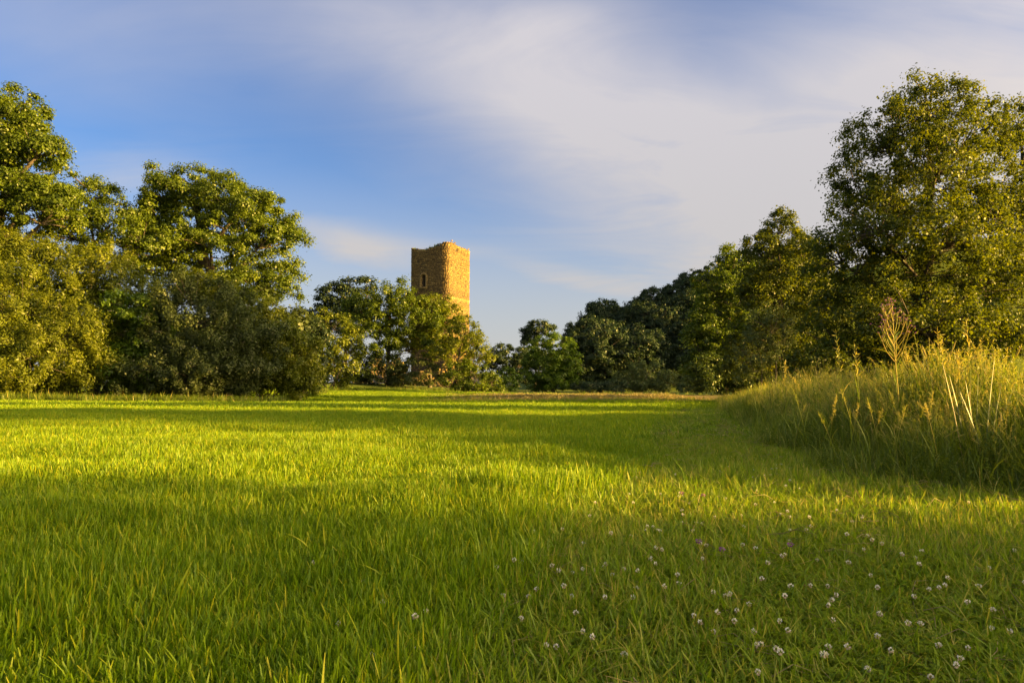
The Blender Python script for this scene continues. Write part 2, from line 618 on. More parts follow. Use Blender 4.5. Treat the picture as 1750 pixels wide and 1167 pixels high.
# grass and small plants growing along the wall head
wp = Build()
r3 = np.random.default_rng(31)
for k in range(420):
    a_ = r3.uniform(0, 2 * np.pi)
    p_ = tower_xy(np.array([a_]), RAD - r3.uniform(0.1, 1.6))[0]
    thick = 1.0 if p_[0] < 0.1 * HALF else 0.35
    if r3.random() > thick:
        continue
    zb_ = float(top_z(p_[0], p_[1])) - 0.2
    for q_ in range(5):
        d_ = np.append(r3.normal(0, 0.12, 2), r3.uniform(0.2, 0.6) * thick)
        s_ = np.append(r3.normal(0, 0.05, 2), 0)
        b0_ = np.array([p_[0], p_[1], zb_]) + np.append(r3.normal(0, 0.1, 2), 0)
        wp.add([b0_ - s_, b0_ + s_, b0_ + d_ + s_ * 0.2, b0_ + d_ - s_ * 0.2], [[0, 1, 2, 3]], a=r3.uniform(0, 0.8))
wo = wp.obj('wall_plants', M['oak'], tower)
wo['kind'] = 'stuff'

# the facing: irregular rubble stones in courses, each with its own depth and colour
st = Build()
r2 = np.random.default_rng(11)
dense = tower_xy(tt, 1.0) * RAD
seg = np.linalg.norm(np.roll(dense, -1, 0) - dense, axis=1)
arc = np.concatenate([[0], np.cumsum(seg)])
peri = arc[-1]
dclosed = np.vstack([dense, dense[:1]])


def on_arc(s):
    s = s % peri
    return np.array([np.interp(s, arc, dclosed[:, 0]), np.interp(s, arc, dclosed[:, 1])])


z = 0.0
while z < ZTOP + 0.6:
    h = r2.uniform(0.16, 0.26)
    band_px = HORIZON - (z + h / 2 + TZ - 0.75) * F / (TD - HALF * 0.8)
    s = r2.uniform(0, 0.6)
    s_end = s + peri - 0.12
    while s < s_end:
        L = min(r2.uniform(0.2, 0.6), s_end - s)
        p = on_arc(s + L / 2)
        if p[1] > HALF * 0.55 and z < ZTOP - 2 or z < 5.0 and r2.random() < 0.5:
            s += L
            continue
        limit = top_z(p[0], p[1]) + r2.normal(0, 0.10)
        if z + h * 0.6 > limit or in_open(p[0], p[1], z + h / 2, 0.03):
            s += L
            continue
        q0, q1 = on_arc(s + 0.02), on_arc(s + L - 0.02)
        d = q1 - q0
        nrm = np.array([d[1], -d[0]]) / (np.linalg.norm(d) + 1e-9)
        if nrm @ p < 0:
            nrm = -nrm
        ou = r2.uniform(-0.015, 0.03)
        z0, z1 = z + 0.015, z + h - 0.015
        jit = r2.normal(0, 0.018, (4, 2))
        o0, o1 = q0 + nrm * ou, q1 + nrm * ou
        i0, i1 = q0 - nrm * 0.22, q1 - nrm * 0.22
        bev = 0.035
        dd = d / (np.linalg.norm(d) + 1e-9)
        f0, f1 = o0 + dd * bev, o1 - dd * bev
        vv = [(*i0, z0), (*i1, z0), (*i1, z1), (*i0, z1),
              (*(f0 + jit[0]), z0 + bev), (*(f1 + jit[1]), z0 + bev), (*(f1 + jit[2]), z1 - bev), (*(f0 + jit[3]), z1 - bev)]
        tint = np.clip(r2.normal(0.48, 0.17), 0.02, 0.95)
        if 506.5 < band_px < 509.3:
            tint = min(1.0, tint + 0.4)
        elif 493 < band_px < 506:
            tint = max(0.1, tint - 0.1)
        st.add(vv, [[4, 5, 6, 7], [0, 1, 5, 4], [1, 2, 6, 5], [2, 3, 7, 6], [3, 0, 4, 7]], a=tint)
        s += L
    z += h
so = st.obj('stone_facing', M['stone'], tower)
so['kind'] = 'stuff'

# dressed surround of the arched window: jamb stones, arch stones, sill
ox, z0, z1, hw = openings[0]
yy = min(on_arc(s)[1] for s in np.linspace(0, peri, 400) if abs(on_arc(s)[0] - ox) < 0.3)
sur = empty('window_surround')
sur.parent = tower
sur.location = (0, 0, 0)
ang_face = math.atan2(*(tower_xy(np.array([0.0]), 1)[0][::-1]))
face = ROT
unit = Build()
unit.box((0, 0, 0), (0.38, 0.4, 0.34), 0, 0.5)
ume = unit.mesh('stone', [M['stone']])
zz_ = z0 + 0.17
side = 1
while zz_ < z1 - hw:
    for sg in (-1, 1):
        o = bpy.data.objects.new('stone', ume)
        link(o, sur)
        x_ = ox + sg * (hw + 0.19)
        y_ = np.interp(x_, dense[dense[:, 1] < 0][np.argsort(dense[dense[:, 1] < 0][:, 0])][:, 0],
                       dense[dense[:, 1] < 0][np.argsort(dense[dense[:, 1] < 0][:, 0])][:, 1])
        o.location = (x_, y_ + 0.11, zz_)
        o.rotation_euler = (0, 0, face + R(0))
    zz_ += 0.355
for k in range(5):
    th = math.pi * (k + 0.5) / 5
    o = bpy.data.objects.new('stone', ume)
    link(o, sur)
    x_ = ox + math.cos(th) * (hw + 0.18)
    fr = dense[dense[:, 1] < 0]
    fr = fr[np.argsort(fr[:, 0])]
    o.location = (x_, np.interp(x_, fr[:, 0], fr[:, 1]) + 0.11, z1 - hw + math.sin(th) * (hw + 0.18))
    o.rotation_euler = (0, -(th - math.pi / 2), face)
o = Build()
o.box((0, 0, 0), (hw * 2 + 0.9, 0.55, 0.2), 0, 0.6)
so = o.obj('sill', M['stone'], tower)
so.location = (ox, np.interp(ox, fr[:, 0], fr[:, 1]) + 0.10, z0 - 0.12)
so.rotation_euler = (0, 0, face)

# ------------------------------------------------------------------ leaf and tree builders


def unit_rand(r, k):
    v = r.normal(size=(k, 3))
    return v / (np.linalg.norm(v, axis=1)[:, None] + 1e-9)


def leaves_mesh(name, P, Nn, T, L, W, tint, mat, fold=0.12):
    k = len(P)
    B = np.cross(Nn, T)
    B /= np.linalg.norm(B, axis=1)[:, None] + 1e-9
    L = L[:, None]
    W = W[:, None]
    up = Nn * (W * fold)
    V = np.stack([P - T * L * 0.5, P + B * W * 0.5 + up - T * L * 0.08, P + T * L * 0.5, P - B * W * 0.5 + up - T * L * 0.08], 1).reshape(-1, 3)
    Q = np.arange(k * 4).reshape(-1, 4)
    return raw_mesh(name, V, [Q], {'tint': np.repeat(tint, 4)}, [mat])


def crown_points(r, blobs, clump_r, cover=1.25, inner=0.25, low=-0.35):
    """clump centres spread over the outside of a union of ellipsoids, with some inside"""
    C, O = [], []
    for bi, (c, s) in enumerate(blobs):
        c, s = np.array(c), np.array(s)
        p = 1.6
        a, b_, d = s
        S = 4 * math.pi * (((a * b_) ** p + (a * d) ** p + (b_ * d) ** p) / 3) ** (1 / p)
        k = max(4, int(cover * S / (math.pi * clump_r ** 2)))
        dirs = unit_rand(r, k)
        dirs[:, 2] = np.where(dirs[:, 2] < low, -dirs[:, 2] * r.random(k), dirs[:, 2])
        dirs /= np.linalg.norm(dirs, axis=1)[:, None]
        ph = r.uniform(0, 6.28, 6)
        wob = (np.sin(dirs[:, 0] * 5.1 + ph[0]) + np.sin(dirs[:, 1] * 5.7 + ph[1]) + np.sin(dirs[:, 2] * 6.3 + ph[2]) + np.sin(dirs @ np.array([6.5, 3.1, -7.3]) + ph[3])) * 0.045
        rad = 1 + wob - np.abs(r.normal(0, 0.11, k)) + (r.random(k) < 0.18) * r.uniform(0.04, 0.21, k)
        isin = r.random(k) < inner
        rad[isin] = r.uniform(0.35, 0.8, isin.sum())
        p_ = c + dirs * s * rad[:, None]
        keep = np.ones(k, bool)
        for bj, (c2, s2) in enumerate(blobs):
            if bj == bi:
                continue
            q = np.linalg.norm((p_ - np.array(c2)) / np.array(s2), axis=1)
            keep &= ~((q < 0.62) & (r.random(k) < 0.8))
        C.append(p_[keep])
        O.append(dirs[keep])
    return np.concatenate(C), np.concatenate(O)


def foliage(r, C, O, clump_r, leaf, wid, per, shoot=0.0, droop=0.0, squash=0.7, flat=0.5, jit=0.35):
    """arrays of leaf placements: per leaves in every clump; shoot > 0 draws the clump out along its growing direction"""
    n = len(C)
    leaf, wid = leaf * 0.88, wid * 0.88
    per_c = np.maximum(6, (per * 1.14 * r.uniform(0.45, 1.45, n) * np.where(O[:, 1] > 0.45, 0.5, 1.0)).astype(int))
    idx = np.repeat(np.arange(n), per_c)
    k = len(idx)
    rc = (clump_r * r.uniform(0.55, 1.35, n))[idx]
    d = unit_rand(r, k)
    d = d + O[idx] * 0.45 + np.array([0, 0, 0.25])
    d /= np.linalg.norm(d, axis=1)[:, None]
    rad = rc * r.random(k) ** 0.6 * r.uniform(0.75, 1.4, k)
    loc = d * rad[:, None] * np.array([1, 1, squash])
    grow = O * 0.6 + np.array([0, 0, 1.0 - droop * 2])
    grow = grow + r.normal(0, 0.3, grow.shape)
    grow /= np.linalg.norm(grow, axis=1)[:, None]
    if shoot:
        along = (loc * grow[idx]).sum(1)
        loc = loc * (1 - 0.45 * shoot) + grow[idx] * (along * 1.5 * shoot)[:, None]
    P = C[idx] + loc + r.normal(0, 0.03, (k, 3))
    Nn = d * 0.75 + np.array([0, 0, flat]) + r.normal(0, 0.38, (k, 3))
    Nn /= np.linalg.norm(Nn, axis=1)[:, None]
    T = r.normal(0, 0.6, (k, 3)) + d * 0.6 + grow[idx] * (0.9 * shoot) - np.array([0, 0, droop])
    T -= Nn * (T * Nn).sum(1)[:, None]
    T /= np.linalg.norm(T, axis=1)[:, None] + 1e-9
    s = r.uniform(0.6, 1.3, k)
    ct = r.normal(0.0, 0.16, n)[idx]
    tint = np.clip(0.42 + ct + r.normal(0, 0.12, k), 0, 1)
    return P, Nn, T, leaf * s, wid * s, tint


def bent(p0, p1, r, k=5, sag=0.08):
    t = np.linspace(0, 1, k)[:, None]
    L = np.linalg.norm(p1 - p0)
    mid = r.normal(0, sag * L, 3) + np.array([0, 0, sag * L * 0.6])
    return p0 + (p1 - p0) * t + mid * (4 * t * (1 - t)) * 0.5


def skeleton(r, base, blobs, C, trunk_r, fork, stems=1, twigs=160, spread=0.4):
    b = Build()
    forks = []
    top = max(blobs, key=lambda q: q[0][2] + q[1][2])
    allc = np.array([q[0] for q in blobs])
    if stems == 1:
        apex = np.array(top[0]) + np.array([0, 0, top[1][2] * 0.55])
        zf = fork
        pts = [np.array(base) - np.array([0, 0, 0.3]), np.array(base) + np.array([0, 0, 0.25])]
        for t in np.linspace(0.12, 1, 7):
            q = np.array(base) * (1 - t ** 1.3) + apex * t ** 1.3
            q[2] = base[2] + (apex[2] - base[2]) * t
            pts.append(q + np.append(r.normal(0, trunk_r * 0.5, 2), 0))
        pts = np.array(pts)
        hh = (pts[:, 2] - base[2]) / (apex[2] - base[2])
        rad = trunk_r * np.clip(1.0 - hh, 0.04, 1) ** 0.8
        rad[0] = trunk_r * 1.45
        rad[1] = trunk_r * 1.15
        b.tube(pts, rad, 9)
        axis_pts = pts
    else:
        axis_pts = None
    nodes = []
    for (c, s) in blobs:
        c = np.array(c, float)
        if stems == 1:
            tgt = c[2] - 0.35 * np.linalg.norm(c[:2] - np.interp(c[2], axis_pts[:, 2], axis_pts[:, 0])) - s[2] * 0.5
            zq = np.clip(tgt, base[2] + fork, axis_pts[-2, 2])
            p0 = np.array([np.interp(zq, axis_pts[:, 2], axis_pts[:, 0]), np.interp(zq, axis_pts[:, 2], axis_pts[:, 1]), zq])
            r0 = trunk_r * 0.5
        else:
            p0 = np.array(base) + np.append(r.normal(0, spread, 2), -0.1)
            r0 = trunk_r
        path = bent(p0, c, r, 6, 0.10)
        b.tube(path, np.linspace(r0, trunk_r * 0.16, 6), 6)
        nodes += [path[k] for k in range(2, 6)]
    nodes = np.array(nodes)
    if axis_pts is not None:
        nodes = np.vstack([nodes, axis_pts[4:]])
    pick = r.permutation(len(C))[:twigs]
    for q in C[pick]:
        dist = np.linalg.norm(nodes - q, axis=1) + np.maximum(0, nodes[:, 2] - q[2]) * 0.8
        p0 = nodes[np.argmin(dist)]
        b.tube(bent(p0, q, r, 4, 0.08), np.linspace(trunk_r * 0.13, 0.012, 4), 4)
    return b


def px_blobs(D, spec, base):
    """ellipsoids given by their place in the photograph at distance D -> local to the base"""
    o = []
    for s in spec:
        px, py, rx, ry = s[:4]
        dy = s[4] if len(s) > 4 else 0.0
        p = at(px, py, D + dy)
        k = (D + dy) / F
        ry_ = min(rx, ry) * 0.9 if len(s) < 6 else s[5]
        o.append(((p.x - base[0], p.y - base[1], p.z - base[2]), (rx * k, max(rx, ry_) * k * 0.95, ry * k)))
    return o


CLUMPS = {}


def plant(name, label, cat, basepx, D, spec, mat, seed, clump_r=0.9, leaf=0.2, wid=0.13, per=260, trunk_r=0.35, fork=2.5,
          stems=1, group=None, cover=1.25, inner=0.25, shoot=0.0, droop=0.0, squash=0.7, twigs=160, flat=0.5, spread=0.4):
    r = np.random.default_rng(seed)
    bx = (basepx - 875) / F * D
    base = (bx, D, float(gh(bx, D)))
    root = empty(name, base)
    tag(root, label, cat, group)
    blobs = px_blobs(D, spec, base)
    C, O = crown_points(r, blobs, clump_r, cover, inner, -0.35 if stems == 1 else -1.1)
    ok = C[:, 2] > 0.15
    C, O = C[ok], O[ok]
    P, Nn, T, L, W, tint = foliage(r, C, O, clump_r, leaf, wid, per, shoot, droop, squash, flat)
    keep = P[:, 2] > 0.02
    me = leaves_mesh('crown', P[keep], Nn[keep], T[keep], L[keep], W[keep], tint[keep], M[mat])
    mesh_obj('crown', me, root)
    sk = skeleton(r, np.array([0., 0., 0.]), blobs, C, trunk_r, fork, stems, twigs, spread)
    sk.obj('trunk' if stems == 1 else 'stems', M['bark'], root, smooth=True)
    CLUMPS[root.name] = (C, O)
    return root


SH = 'shrub'
# ---- left side
plant('oak_tree', 'tallest oak at the left edge, its crown running out of the picture', 'tree', -10, 43,
      [(-40, 300, 110, 130), (14, 216, 60, 66), (62, 270, 48, 62, -1), (-60, 220, 90, 70), (30, 370, 95, 80, -1), (90, 365, 50, 60, -2), (-80, 420, 100, 70)],
      'oak', 21, clump_r=0.58, leaf=0.175, wid=0.12, per=215, inner=0.35, flat=0.35, trunk_r=0.45, fork=4)
plant('loose_tree', 'loose-leaved tree with sky gaps between the left oak and the round oak', 'tree', 165, 47,
      [(150, 345, 52, 45), (195, 380, 48, 52), (240, 420, 52, 45, -1), (130, 410, 60, 50), (200, 450, 70, 40)],
      'oak', 22, clump_r=0.55, leaf=0.165, wid=0.11, per=160, inner=0.35, flat=0.35, trunk_r=0.25, fork=3, cover=1.0)
plant('oak_tree', 'broad round-crowned oak standing behind the dark hedge shrub', 'tree', 385, 50,
      [(330, 352, 82, 64), (400, 372, 84, 66), (440, 425, 72, 72), (360, 430, 95, 80), (285, 400, 62, 60), (455, 492, 55, 55), (390, 500, 90, 60), (290, 460, 70, 55)],
      'oak', 23, clump_r=0.64, leaf=0.18, wid=0.122, per=245, inner=0.35, flat=0.35, trunk_r=0.5, fork=3.5)
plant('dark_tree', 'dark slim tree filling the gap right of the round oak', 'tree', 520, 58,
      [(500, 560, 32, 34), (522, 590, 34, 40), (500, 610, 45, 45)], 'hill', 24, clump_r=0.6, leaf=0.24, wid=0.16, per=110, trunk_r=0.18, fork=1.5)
plant('willow_shrub', 'big yellow-green shrub in the left corner reaching down to the grass', SH, 60, 36,
      [(30, 540, 95, 90), (115, 590, 80, 75), (-50, 560, 100, 110), (60, 620, 120, 52), (165, 635, 42, 40)], 'willow', 25, clump_r=0.5, leaf=0.17, wid=0.055,
      per=210, inner=0.5, trunk_r=0.045, stems=5, shoot=0.45, squash=0.9, flat=0.3)
plant('willow_shrub', 'yellowish tall shrub under the left oak, above the corner shrub', SH, 110, 40.5,
      [(90, 470, 80, 55), (170, 470, 70, 45), (30, 450, 70, 50), (210, 500, 50, 40), (130, 540, 90, 60)], 'willow', 26, clump_r=0.55, leaf=0.18, wid=0.07,
      per=200, inner=0.5, trunk_r=0.05, stems=5, shoot=0.4, squash=0.9, flat=0.3)
el = plant('elder_shrub', 'fresh green elder shrub with small white blossoms beside the dark shrub', SH, 235, 37.5,
           [(232, 535, 50, 42), (270, 585, 50, 48), (215, 610, 45, 50), (240, 640, 60, 30)], 'elder', 27, clump_r=0.45, leaf=0.2, wid=0.11, per=140, inner=0.5,
           trunk_r=0.05, stems=4)
plant('sloe_shrub', 'large dark grey-green domed shrub under the round oak', SH, 355, 38,
      [(345, 560, 92, 84), (300, 600, 70, 62), (405, 590, 72, 72), (350, 630, 115, 40), (330, 652, 100, 22)], 'sloe', 28, clump_r=0.45, leaf=0.15, wid=0.075, per=260, inner=0.5,
      trunk_r=0.045, stems=6, shoot=0.4, squash=0.9, flat=0.3)
plant('hazel_shrub', 'olive shrub with lit shoulder at the right end of the left thicket', SH, 460, 41,
      [(430, 560, 52, 60), (465, 600, 55, 58), (500, 620, 40, 46), (470, 640, 65, 28), (425, 652, 55, 22), (505, 652, 45, 22)], 'willow', 29, clump_r=0.5, leaf=0.17, wid=0.09, per=230, inner=0.5,
      trunk_r=0.045, stems=5, shoot=0.3, flat=0.3)
plant('young_tree', 'young bright green tree poking up between dark shrub and round oak', 'tree', 345, 43,
      [(345, 490, 36, 26), (300, 510, 40, 32), (390, 520, 46, 34)], 'willow', 30, clump_r=0.5, leaf=0.18, wid=0.10, per=110, trunk_r=0.09, fork=2, shoot=0.3)
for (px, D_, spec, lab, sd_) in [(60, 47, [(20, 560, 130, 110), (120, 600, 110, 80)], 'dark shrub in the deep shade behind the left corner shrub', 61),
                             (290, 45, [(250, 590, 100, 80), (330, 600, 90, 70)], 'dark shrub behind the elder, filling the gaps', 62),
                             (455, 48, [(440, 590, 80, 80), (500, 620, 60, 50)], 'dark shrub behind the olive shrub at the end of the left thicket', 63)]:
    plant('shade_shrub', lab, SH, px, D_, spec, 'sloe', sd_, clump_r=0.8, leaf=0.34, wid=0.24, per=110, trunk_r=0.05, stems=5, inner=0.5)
# ---- round the tower
plant('hazel_shrub', 'yellow-green bush left of the tower grove, in front of the dark trees', SH, 560, 66,
      [(560, 580, 48, 52), (590, 610, 40, 42), (535, 620, 40, 36)], 'willow', 31, clump_r=0.7, leaf=0.27, wid=0.17, per=120, trunk_r=0.10, stems=5)
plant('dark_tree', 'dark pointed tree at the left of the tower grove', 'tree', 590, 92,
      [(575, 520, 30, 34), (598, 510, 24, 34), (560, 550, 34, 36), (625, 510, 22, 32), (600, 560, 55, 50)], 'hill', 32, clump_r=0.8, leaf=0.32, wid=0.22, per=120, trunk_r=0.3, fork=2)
plant('ash_tree', 'broad olive tree in front of the tower, left of its window', 'tree', 665, 84,
      [(665, 530, 55, 48), (640, 575, 58, 55), (705, 560, 52, 48), (690, 600, 60, 40), (620, 545, 34, 40)], 'oak', 33, clump_r=0.8, leaf=0.3, wid=0.18, per=120,
      trunk_r=0.28, fork=2.5, shoot=0.3, cover=1.1)
plant('ash_tree', 'lighter olive tree rising against the foot of the tower', 'tree', 735, 86,
      [(738, 535, 40, 32), (766, 562, 34, 34), (730, 585, 50, 45), (775, 600, 40, 42)], 'willow', 34, clump_r=0.75, leaf=0.3, wid=0.17, per=95, trunk_r=0.22,
      fork=3, cover=0.95, shoot=0.3)
plant('ash_tree', 'loose tree with bare lower trunk right of the tower', 'tree', 776, 80,
      [(792, 572, 26, 30), (806, 592, 26, 32), (780, 610, 40, 36), (815, 620, 26, 26)], 'willow', 35, clump_r=0.65, leaf=0.27, wid=0.16, per=80, trunk_r=0.2,
      fork=3.5, cover=0.95, shoot=0.3)
plant('hazel_shrub', 'low dark olive bush below the loose tree beside the tower', SH, 812, 78,
      [(812, 645, 36, 26), (785, 645, 30, 28), (840, 658, 24, 14)], 'oak', 36, clump_r=0.6, leaf=0.25, wid=0.16, per=110, trunk_r=0.08, stems=4)
plant('hazel_shrub', 'shady undergrowth bush at the foot of the broad olive tree', SH, 660, 82,
      [(650, 632, 50, 24), (710, 640, 44, 24), (610, 630, 40, 24)], 'sloe', 37, clump_r=0.6, leaf=0.25, wid=0.16, per=110, trunk_r=0.08, stems=4)
# ---- far, straight ahead
plant('round_tree', 'paler green round tree standing free before the dark hill', 'tree', 945, 108,
      [(945, 603, 36, 34), (925, 628, 32, 36), (962, 628, 30, 36), (945, 652, 38, 20)], 'elder', 41, clump_r=0.8, leaf=0.33, wid=0.22, per=150, trunk_r=0.10, stems=4, inner=0.4)
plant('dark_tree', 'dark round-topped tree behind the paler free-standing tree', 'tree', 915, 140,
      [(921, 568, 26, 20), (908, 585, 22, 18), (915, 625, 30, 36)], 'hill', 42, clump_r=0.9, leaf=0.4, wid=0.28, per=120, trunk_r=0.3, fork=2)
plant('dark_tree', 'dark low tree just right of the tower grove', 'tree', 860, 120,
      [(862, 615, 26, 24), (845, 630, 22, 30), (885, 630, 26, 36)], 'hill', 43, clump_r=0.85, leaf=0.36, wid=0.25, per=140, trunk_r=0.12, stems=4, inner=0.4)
plant('hazel_shrub', 'small bush at the meadow end before the dark low tree', SH, 870, 92,
      [(870, 652, 18, 20)], 'elder', 44, clump_r=0.6, leaf=0.28, wid=0.19, per=110, trunk_r=0.06, stems=3)
plant('willow_shrub', 'grey-green willow bush at the foot of the wooded hill', SH, 1105, 110,
      [(1105, 645, 36, 26), (1075, 655, 28, 18), (1140, 655, 30, 18)], 'silver', 45, clump_r=0.7, leaf=0.3, wid=0.14, per=130, trunk_r=0.08, stems=4, shoot=0.4)
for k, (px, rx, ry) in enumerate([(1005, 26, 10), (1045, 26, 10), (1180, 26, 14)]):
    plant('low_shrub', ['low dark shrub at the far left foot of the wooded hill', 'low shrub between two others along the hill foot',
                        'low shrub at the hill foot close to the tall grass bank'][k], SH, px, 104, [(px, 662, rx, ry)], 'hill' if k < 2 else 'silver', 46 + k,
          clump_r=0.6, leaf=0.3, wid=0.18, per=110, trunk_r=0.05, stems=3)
# ---- right side
plant('alder_tree', 'huge alder filling the right of the picture behind the tall grass', 'tree', 1590, 32,
      [(1590, 190, 72, 62), (1530, 260, 92, 78), (1640, 260, 100, 90), (1480, 350, 78, 72), (1570, 370, 110, 90), (1690, 370, 100, 90),
       (1440, 450, 72, 72), (1540, 480, 110, 100), (1660, 500, 120, 100), (1470, 545, 90, 80), (1600, 590, 130, 70), (1440, 600, 60, 50), (1600, 300, 90, 90, -2), (1600, 430, 110, 100, -2.5), (1500, 400, 80, 80, -2), (1560, 560, 110, 70, -2.5), (1690, 590, 90, 60, -1.5)],
      'alder', 51, clump_r=0.46, leaf=0.14, wid=0.10, per=85, trunk_r=0.24, fork=1.6, cover=1.15, inner=0.45, twigs=700, squash=0.95, flat=0.25)
plant('alder_tree', 'alder at the right edge, partly behind the huge alder', 'tree', 1790, 35,
      [(1745, 240, 45, 50), (1800, 270, 80, 80), (1790, 380, 100, 90), (1800, 500, 110, 90), (1790, 590, 100, 50)],
      'alder', 52, clump_r=0.5, leaf=0.15, wid=0.11, per=95, trunk_r=0.22, fork=1.6, cover=1.1, inner=0.4, twigs=400, squash=0.95, flat=0.25)
plant('alder_tree', 'dark pointed alder left of the huge alder', 'tree', 1340, 44,
      [(1330, 400, 30, 36), (1310, 440, 46, 40), (1365, 450, 50, 45), (1330, 510, 70, 65), (1380, 540, 60, 70), (1320, 590, 75, 60), (1370, 620, 60, 45), (1290, 630, 50, 36)],
      'alder', 53, clump_r=0.52, leaf=0.17, wid=0.12, per=120, trunk_r=0.2, fork=1.5, twigs=300, squash=0.85, flat=0.3)
plant('ash_tree', 'half yellow-lit tree between the wooded hill and the dark pointed alder', 'tree', 1240, 60,
      [(1255, 450, 26, 32), (1225, 500, 40, 42), (1270, 510, 40, 50), (1225, 570, 50, 60), (1275, 590, 50, 60), (1210, 620, 40, 44), (1255, 640, 60, 30), (1195, 645, 26, 24)],
      'oak', 54, clump_r=0.65, leaf=0.24, wid=0.16, per=130, trunk_r=0.2, fork=1, twigs=200, inner=0.4)
plant('willow_shrub', 'soft grey-green bush in front of the dark pointed alder', SH, 1310, 40,
      [(1318, 570, 38, 44), (1300, 610, 45, 40)], 'silver', 55, clump_r=0.5, leaf=0.17, wid=0.07, per=130, trunk_r=0.06, stems=4, shoot=0.4)
plant('hazel_shrub', 'dark bush at the foot of the huge alder behind the bank', SH, 1480, 30,
      [(1450, 615, 60, 40), (1540, 620, 60, 36), (1390, 630, 50, 34)], 'alder', 56, clump_r=0.45, leaf=0.14, wid=0.1, per=110, trunk_r=0.05, stems=5)

# the alder row goes on out of the picture to the right and shades the meadow
plant('hazel_shrub', 'dark bush hiding the trunk of the half yellow-lit tree', SH, 1235, 54,
      [(1215, 640, 40, 34), (1260, 640, 40, 34), (1300, 645, 40, 28)], 'mid', 57, clump_r=0.6, leaf=0.22, wid=0.15, per=130, trunk_r=0.05, stems=4, inner=0.5)
al = bpy.data.objects['alder_tree']
for (x, y, rz, sc_, lab) in [(14.0, -0.5, 1.9, 0.29, 'small young alder on the right of the meadow, nearest the camera'),
                             (26.0, 6.3, 4.0, 0.62, 'low alder on the right of the meadow, between the young alder and the third'),
                             (26.5, 15.9, 0.6, 0.66, 'low alder on the right of the meadow, next to the huge alder')]:
    rt = al.copy()
    link(rt)
    rt.location = (x, y, float(gh(x, y)))
    rt.rotation_euler = (0, 0, rz)
    rt.scale = (sc_, sc_, sc_)
    rt['label'] = lab
    for ch in al.children:
        c_ = ch.copy()
        link(c_, rt)

SHADE_TREES = [(56, 90, 1.25, 'tall dark tree added behind the huge alder to shade the far trees'), (64, 98, 1.3, 'dark tree added behind the huge alder as shade, farthest back'),
           (47, 84, 1.1, 'dark shade tree added between the huge alder and the hillside')]  # added to shade the far trees, mostly unseen

# ---- elder blossoms
C, O = CLUMPS['elder_shrub']
r = np.random.default_rng(5)
bl = Build()
sel = np.where((O[:, 1] < 0.1) & (O[:, 2] > -0.2))[0]
for q in r.permutation(sel)[:26]:
    p = C[q] + O[q] * 0.5 + np.array([0, -0.1, 0.15])
    for _ in range(26):
        c = p + np.array([*(r.normal(0, 0.075, 2)), r.normal(0, 0.012)])
        s = 0.02
        bl.add([c + (-s, 0, 0), c + (0, -s, 0.008), c + (s, 0, 0), c + (0, s, 0.008)], [[0, 1, 2, 3]], a=r.uniform(0.4, 1))
bo = bl.obj('blossom', M['petal_white'], el)
bo['kind'] = 'stuff'

# ---- ruined curtain wall among the trees
rw = Build()
r = np.random.default_rng(9)
x0, x1, yw = at(600, 655, 108).x, at(830, 655, 108).x, 108.0
zb = float(gh((x0 + x1) / 2, yw)) - 0.3
z = 0.0
while z < 6.2:
    h = r.uniform(0.25, 0.4)
    x = x0 + r.uniform(0, 0.4)
    while x < x1:
        L = r.uniform(0.35, 0.9)
        lim = 3.2 + 1.4 * math.sin(x * 0.55) + 0.8 * math.sin(x * 1.7 + 1)
        if z < lim:
            rw.box((x + L / 2, yw + r.uniform(-0.04, 0.04), zb + z + h / 2), (L - 0.03, 0.9, h - 0.03), a=np.clip(r.normal(0.5, 0.17), 0, 1))
        x += L
    z += h
o = rw.obj('ruined_wall', M['stone'])
tag(o, 'broken stone curtain wall glimpsed through the trees below the tower', 'wall')

# ---- hill forest: five kinds of crown, each copied
protos = []
for k in range(5):
    r = np.random.default_rng(100 + k)
    Hh = [11, 13, 10, 12, 9][k]
    wd = [4.6, 5.2, 4.8, 4.2, 5.0][k]
    blobs = [((0, 0, Hh * 0.72), (wd * 0.75, wd * 0.75, Hh * 0.28)), ((0, 0, Hh * 0.45), (wd, wd, Hh * 0.3))]
    blobs.append(((0, 0, Hh * 0.2), (wd * 0.95, wd * 0.95, Hh * 0.22)))
    for _ in range(4):
        a = r.uniform(0, 6.28)
        blobs.append(((math.cos(a) * wd * 0.6, math.sin(a) * wd * 0.6, Hh * r.uniform(0.35, 0.75)), (wd * 0.5, wd * 0.5, Hh * 0.17)))
    C, O = crown_points(r, blobs, 1.0, 1.0, 0.15, -0.9)
    ok = C[:, 2] > 0.4
    C, O = C[ok], O[ok]
    P, Nn, T, L, W, tint = foliage(r, C, O, 1.0, 0.46, 0.34, 95, 0.0, 0.0, 0.7)
    keep = P[:, 2] > 0.05
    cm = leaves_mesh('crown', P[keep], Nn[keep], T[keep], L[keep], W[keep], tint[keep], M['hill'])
    tm = skeleton(r, np.array([0., 0., 0.]), blobs, C, 0.26, 2.0, 1, 40).mesh('trunk', [M['bark']], True)
    protos.append((cm, tm, Hh))
r = np.random.default_rng(77)
spots = []
for row, yb in enumerate([146, 154, 162, 170, 178, 187, 197]):
    for xq in np.arange(10, 100, 5.2):
        x = xq + r.uniform(-1.8, 1.8) + (row % 2) * 3.2
        y = yb + r.uniform(-2.5, 2.5)
        px = 875 + x / y * F
        if px < 972 or px > 1400:
            continue
        spots.append((x, y))
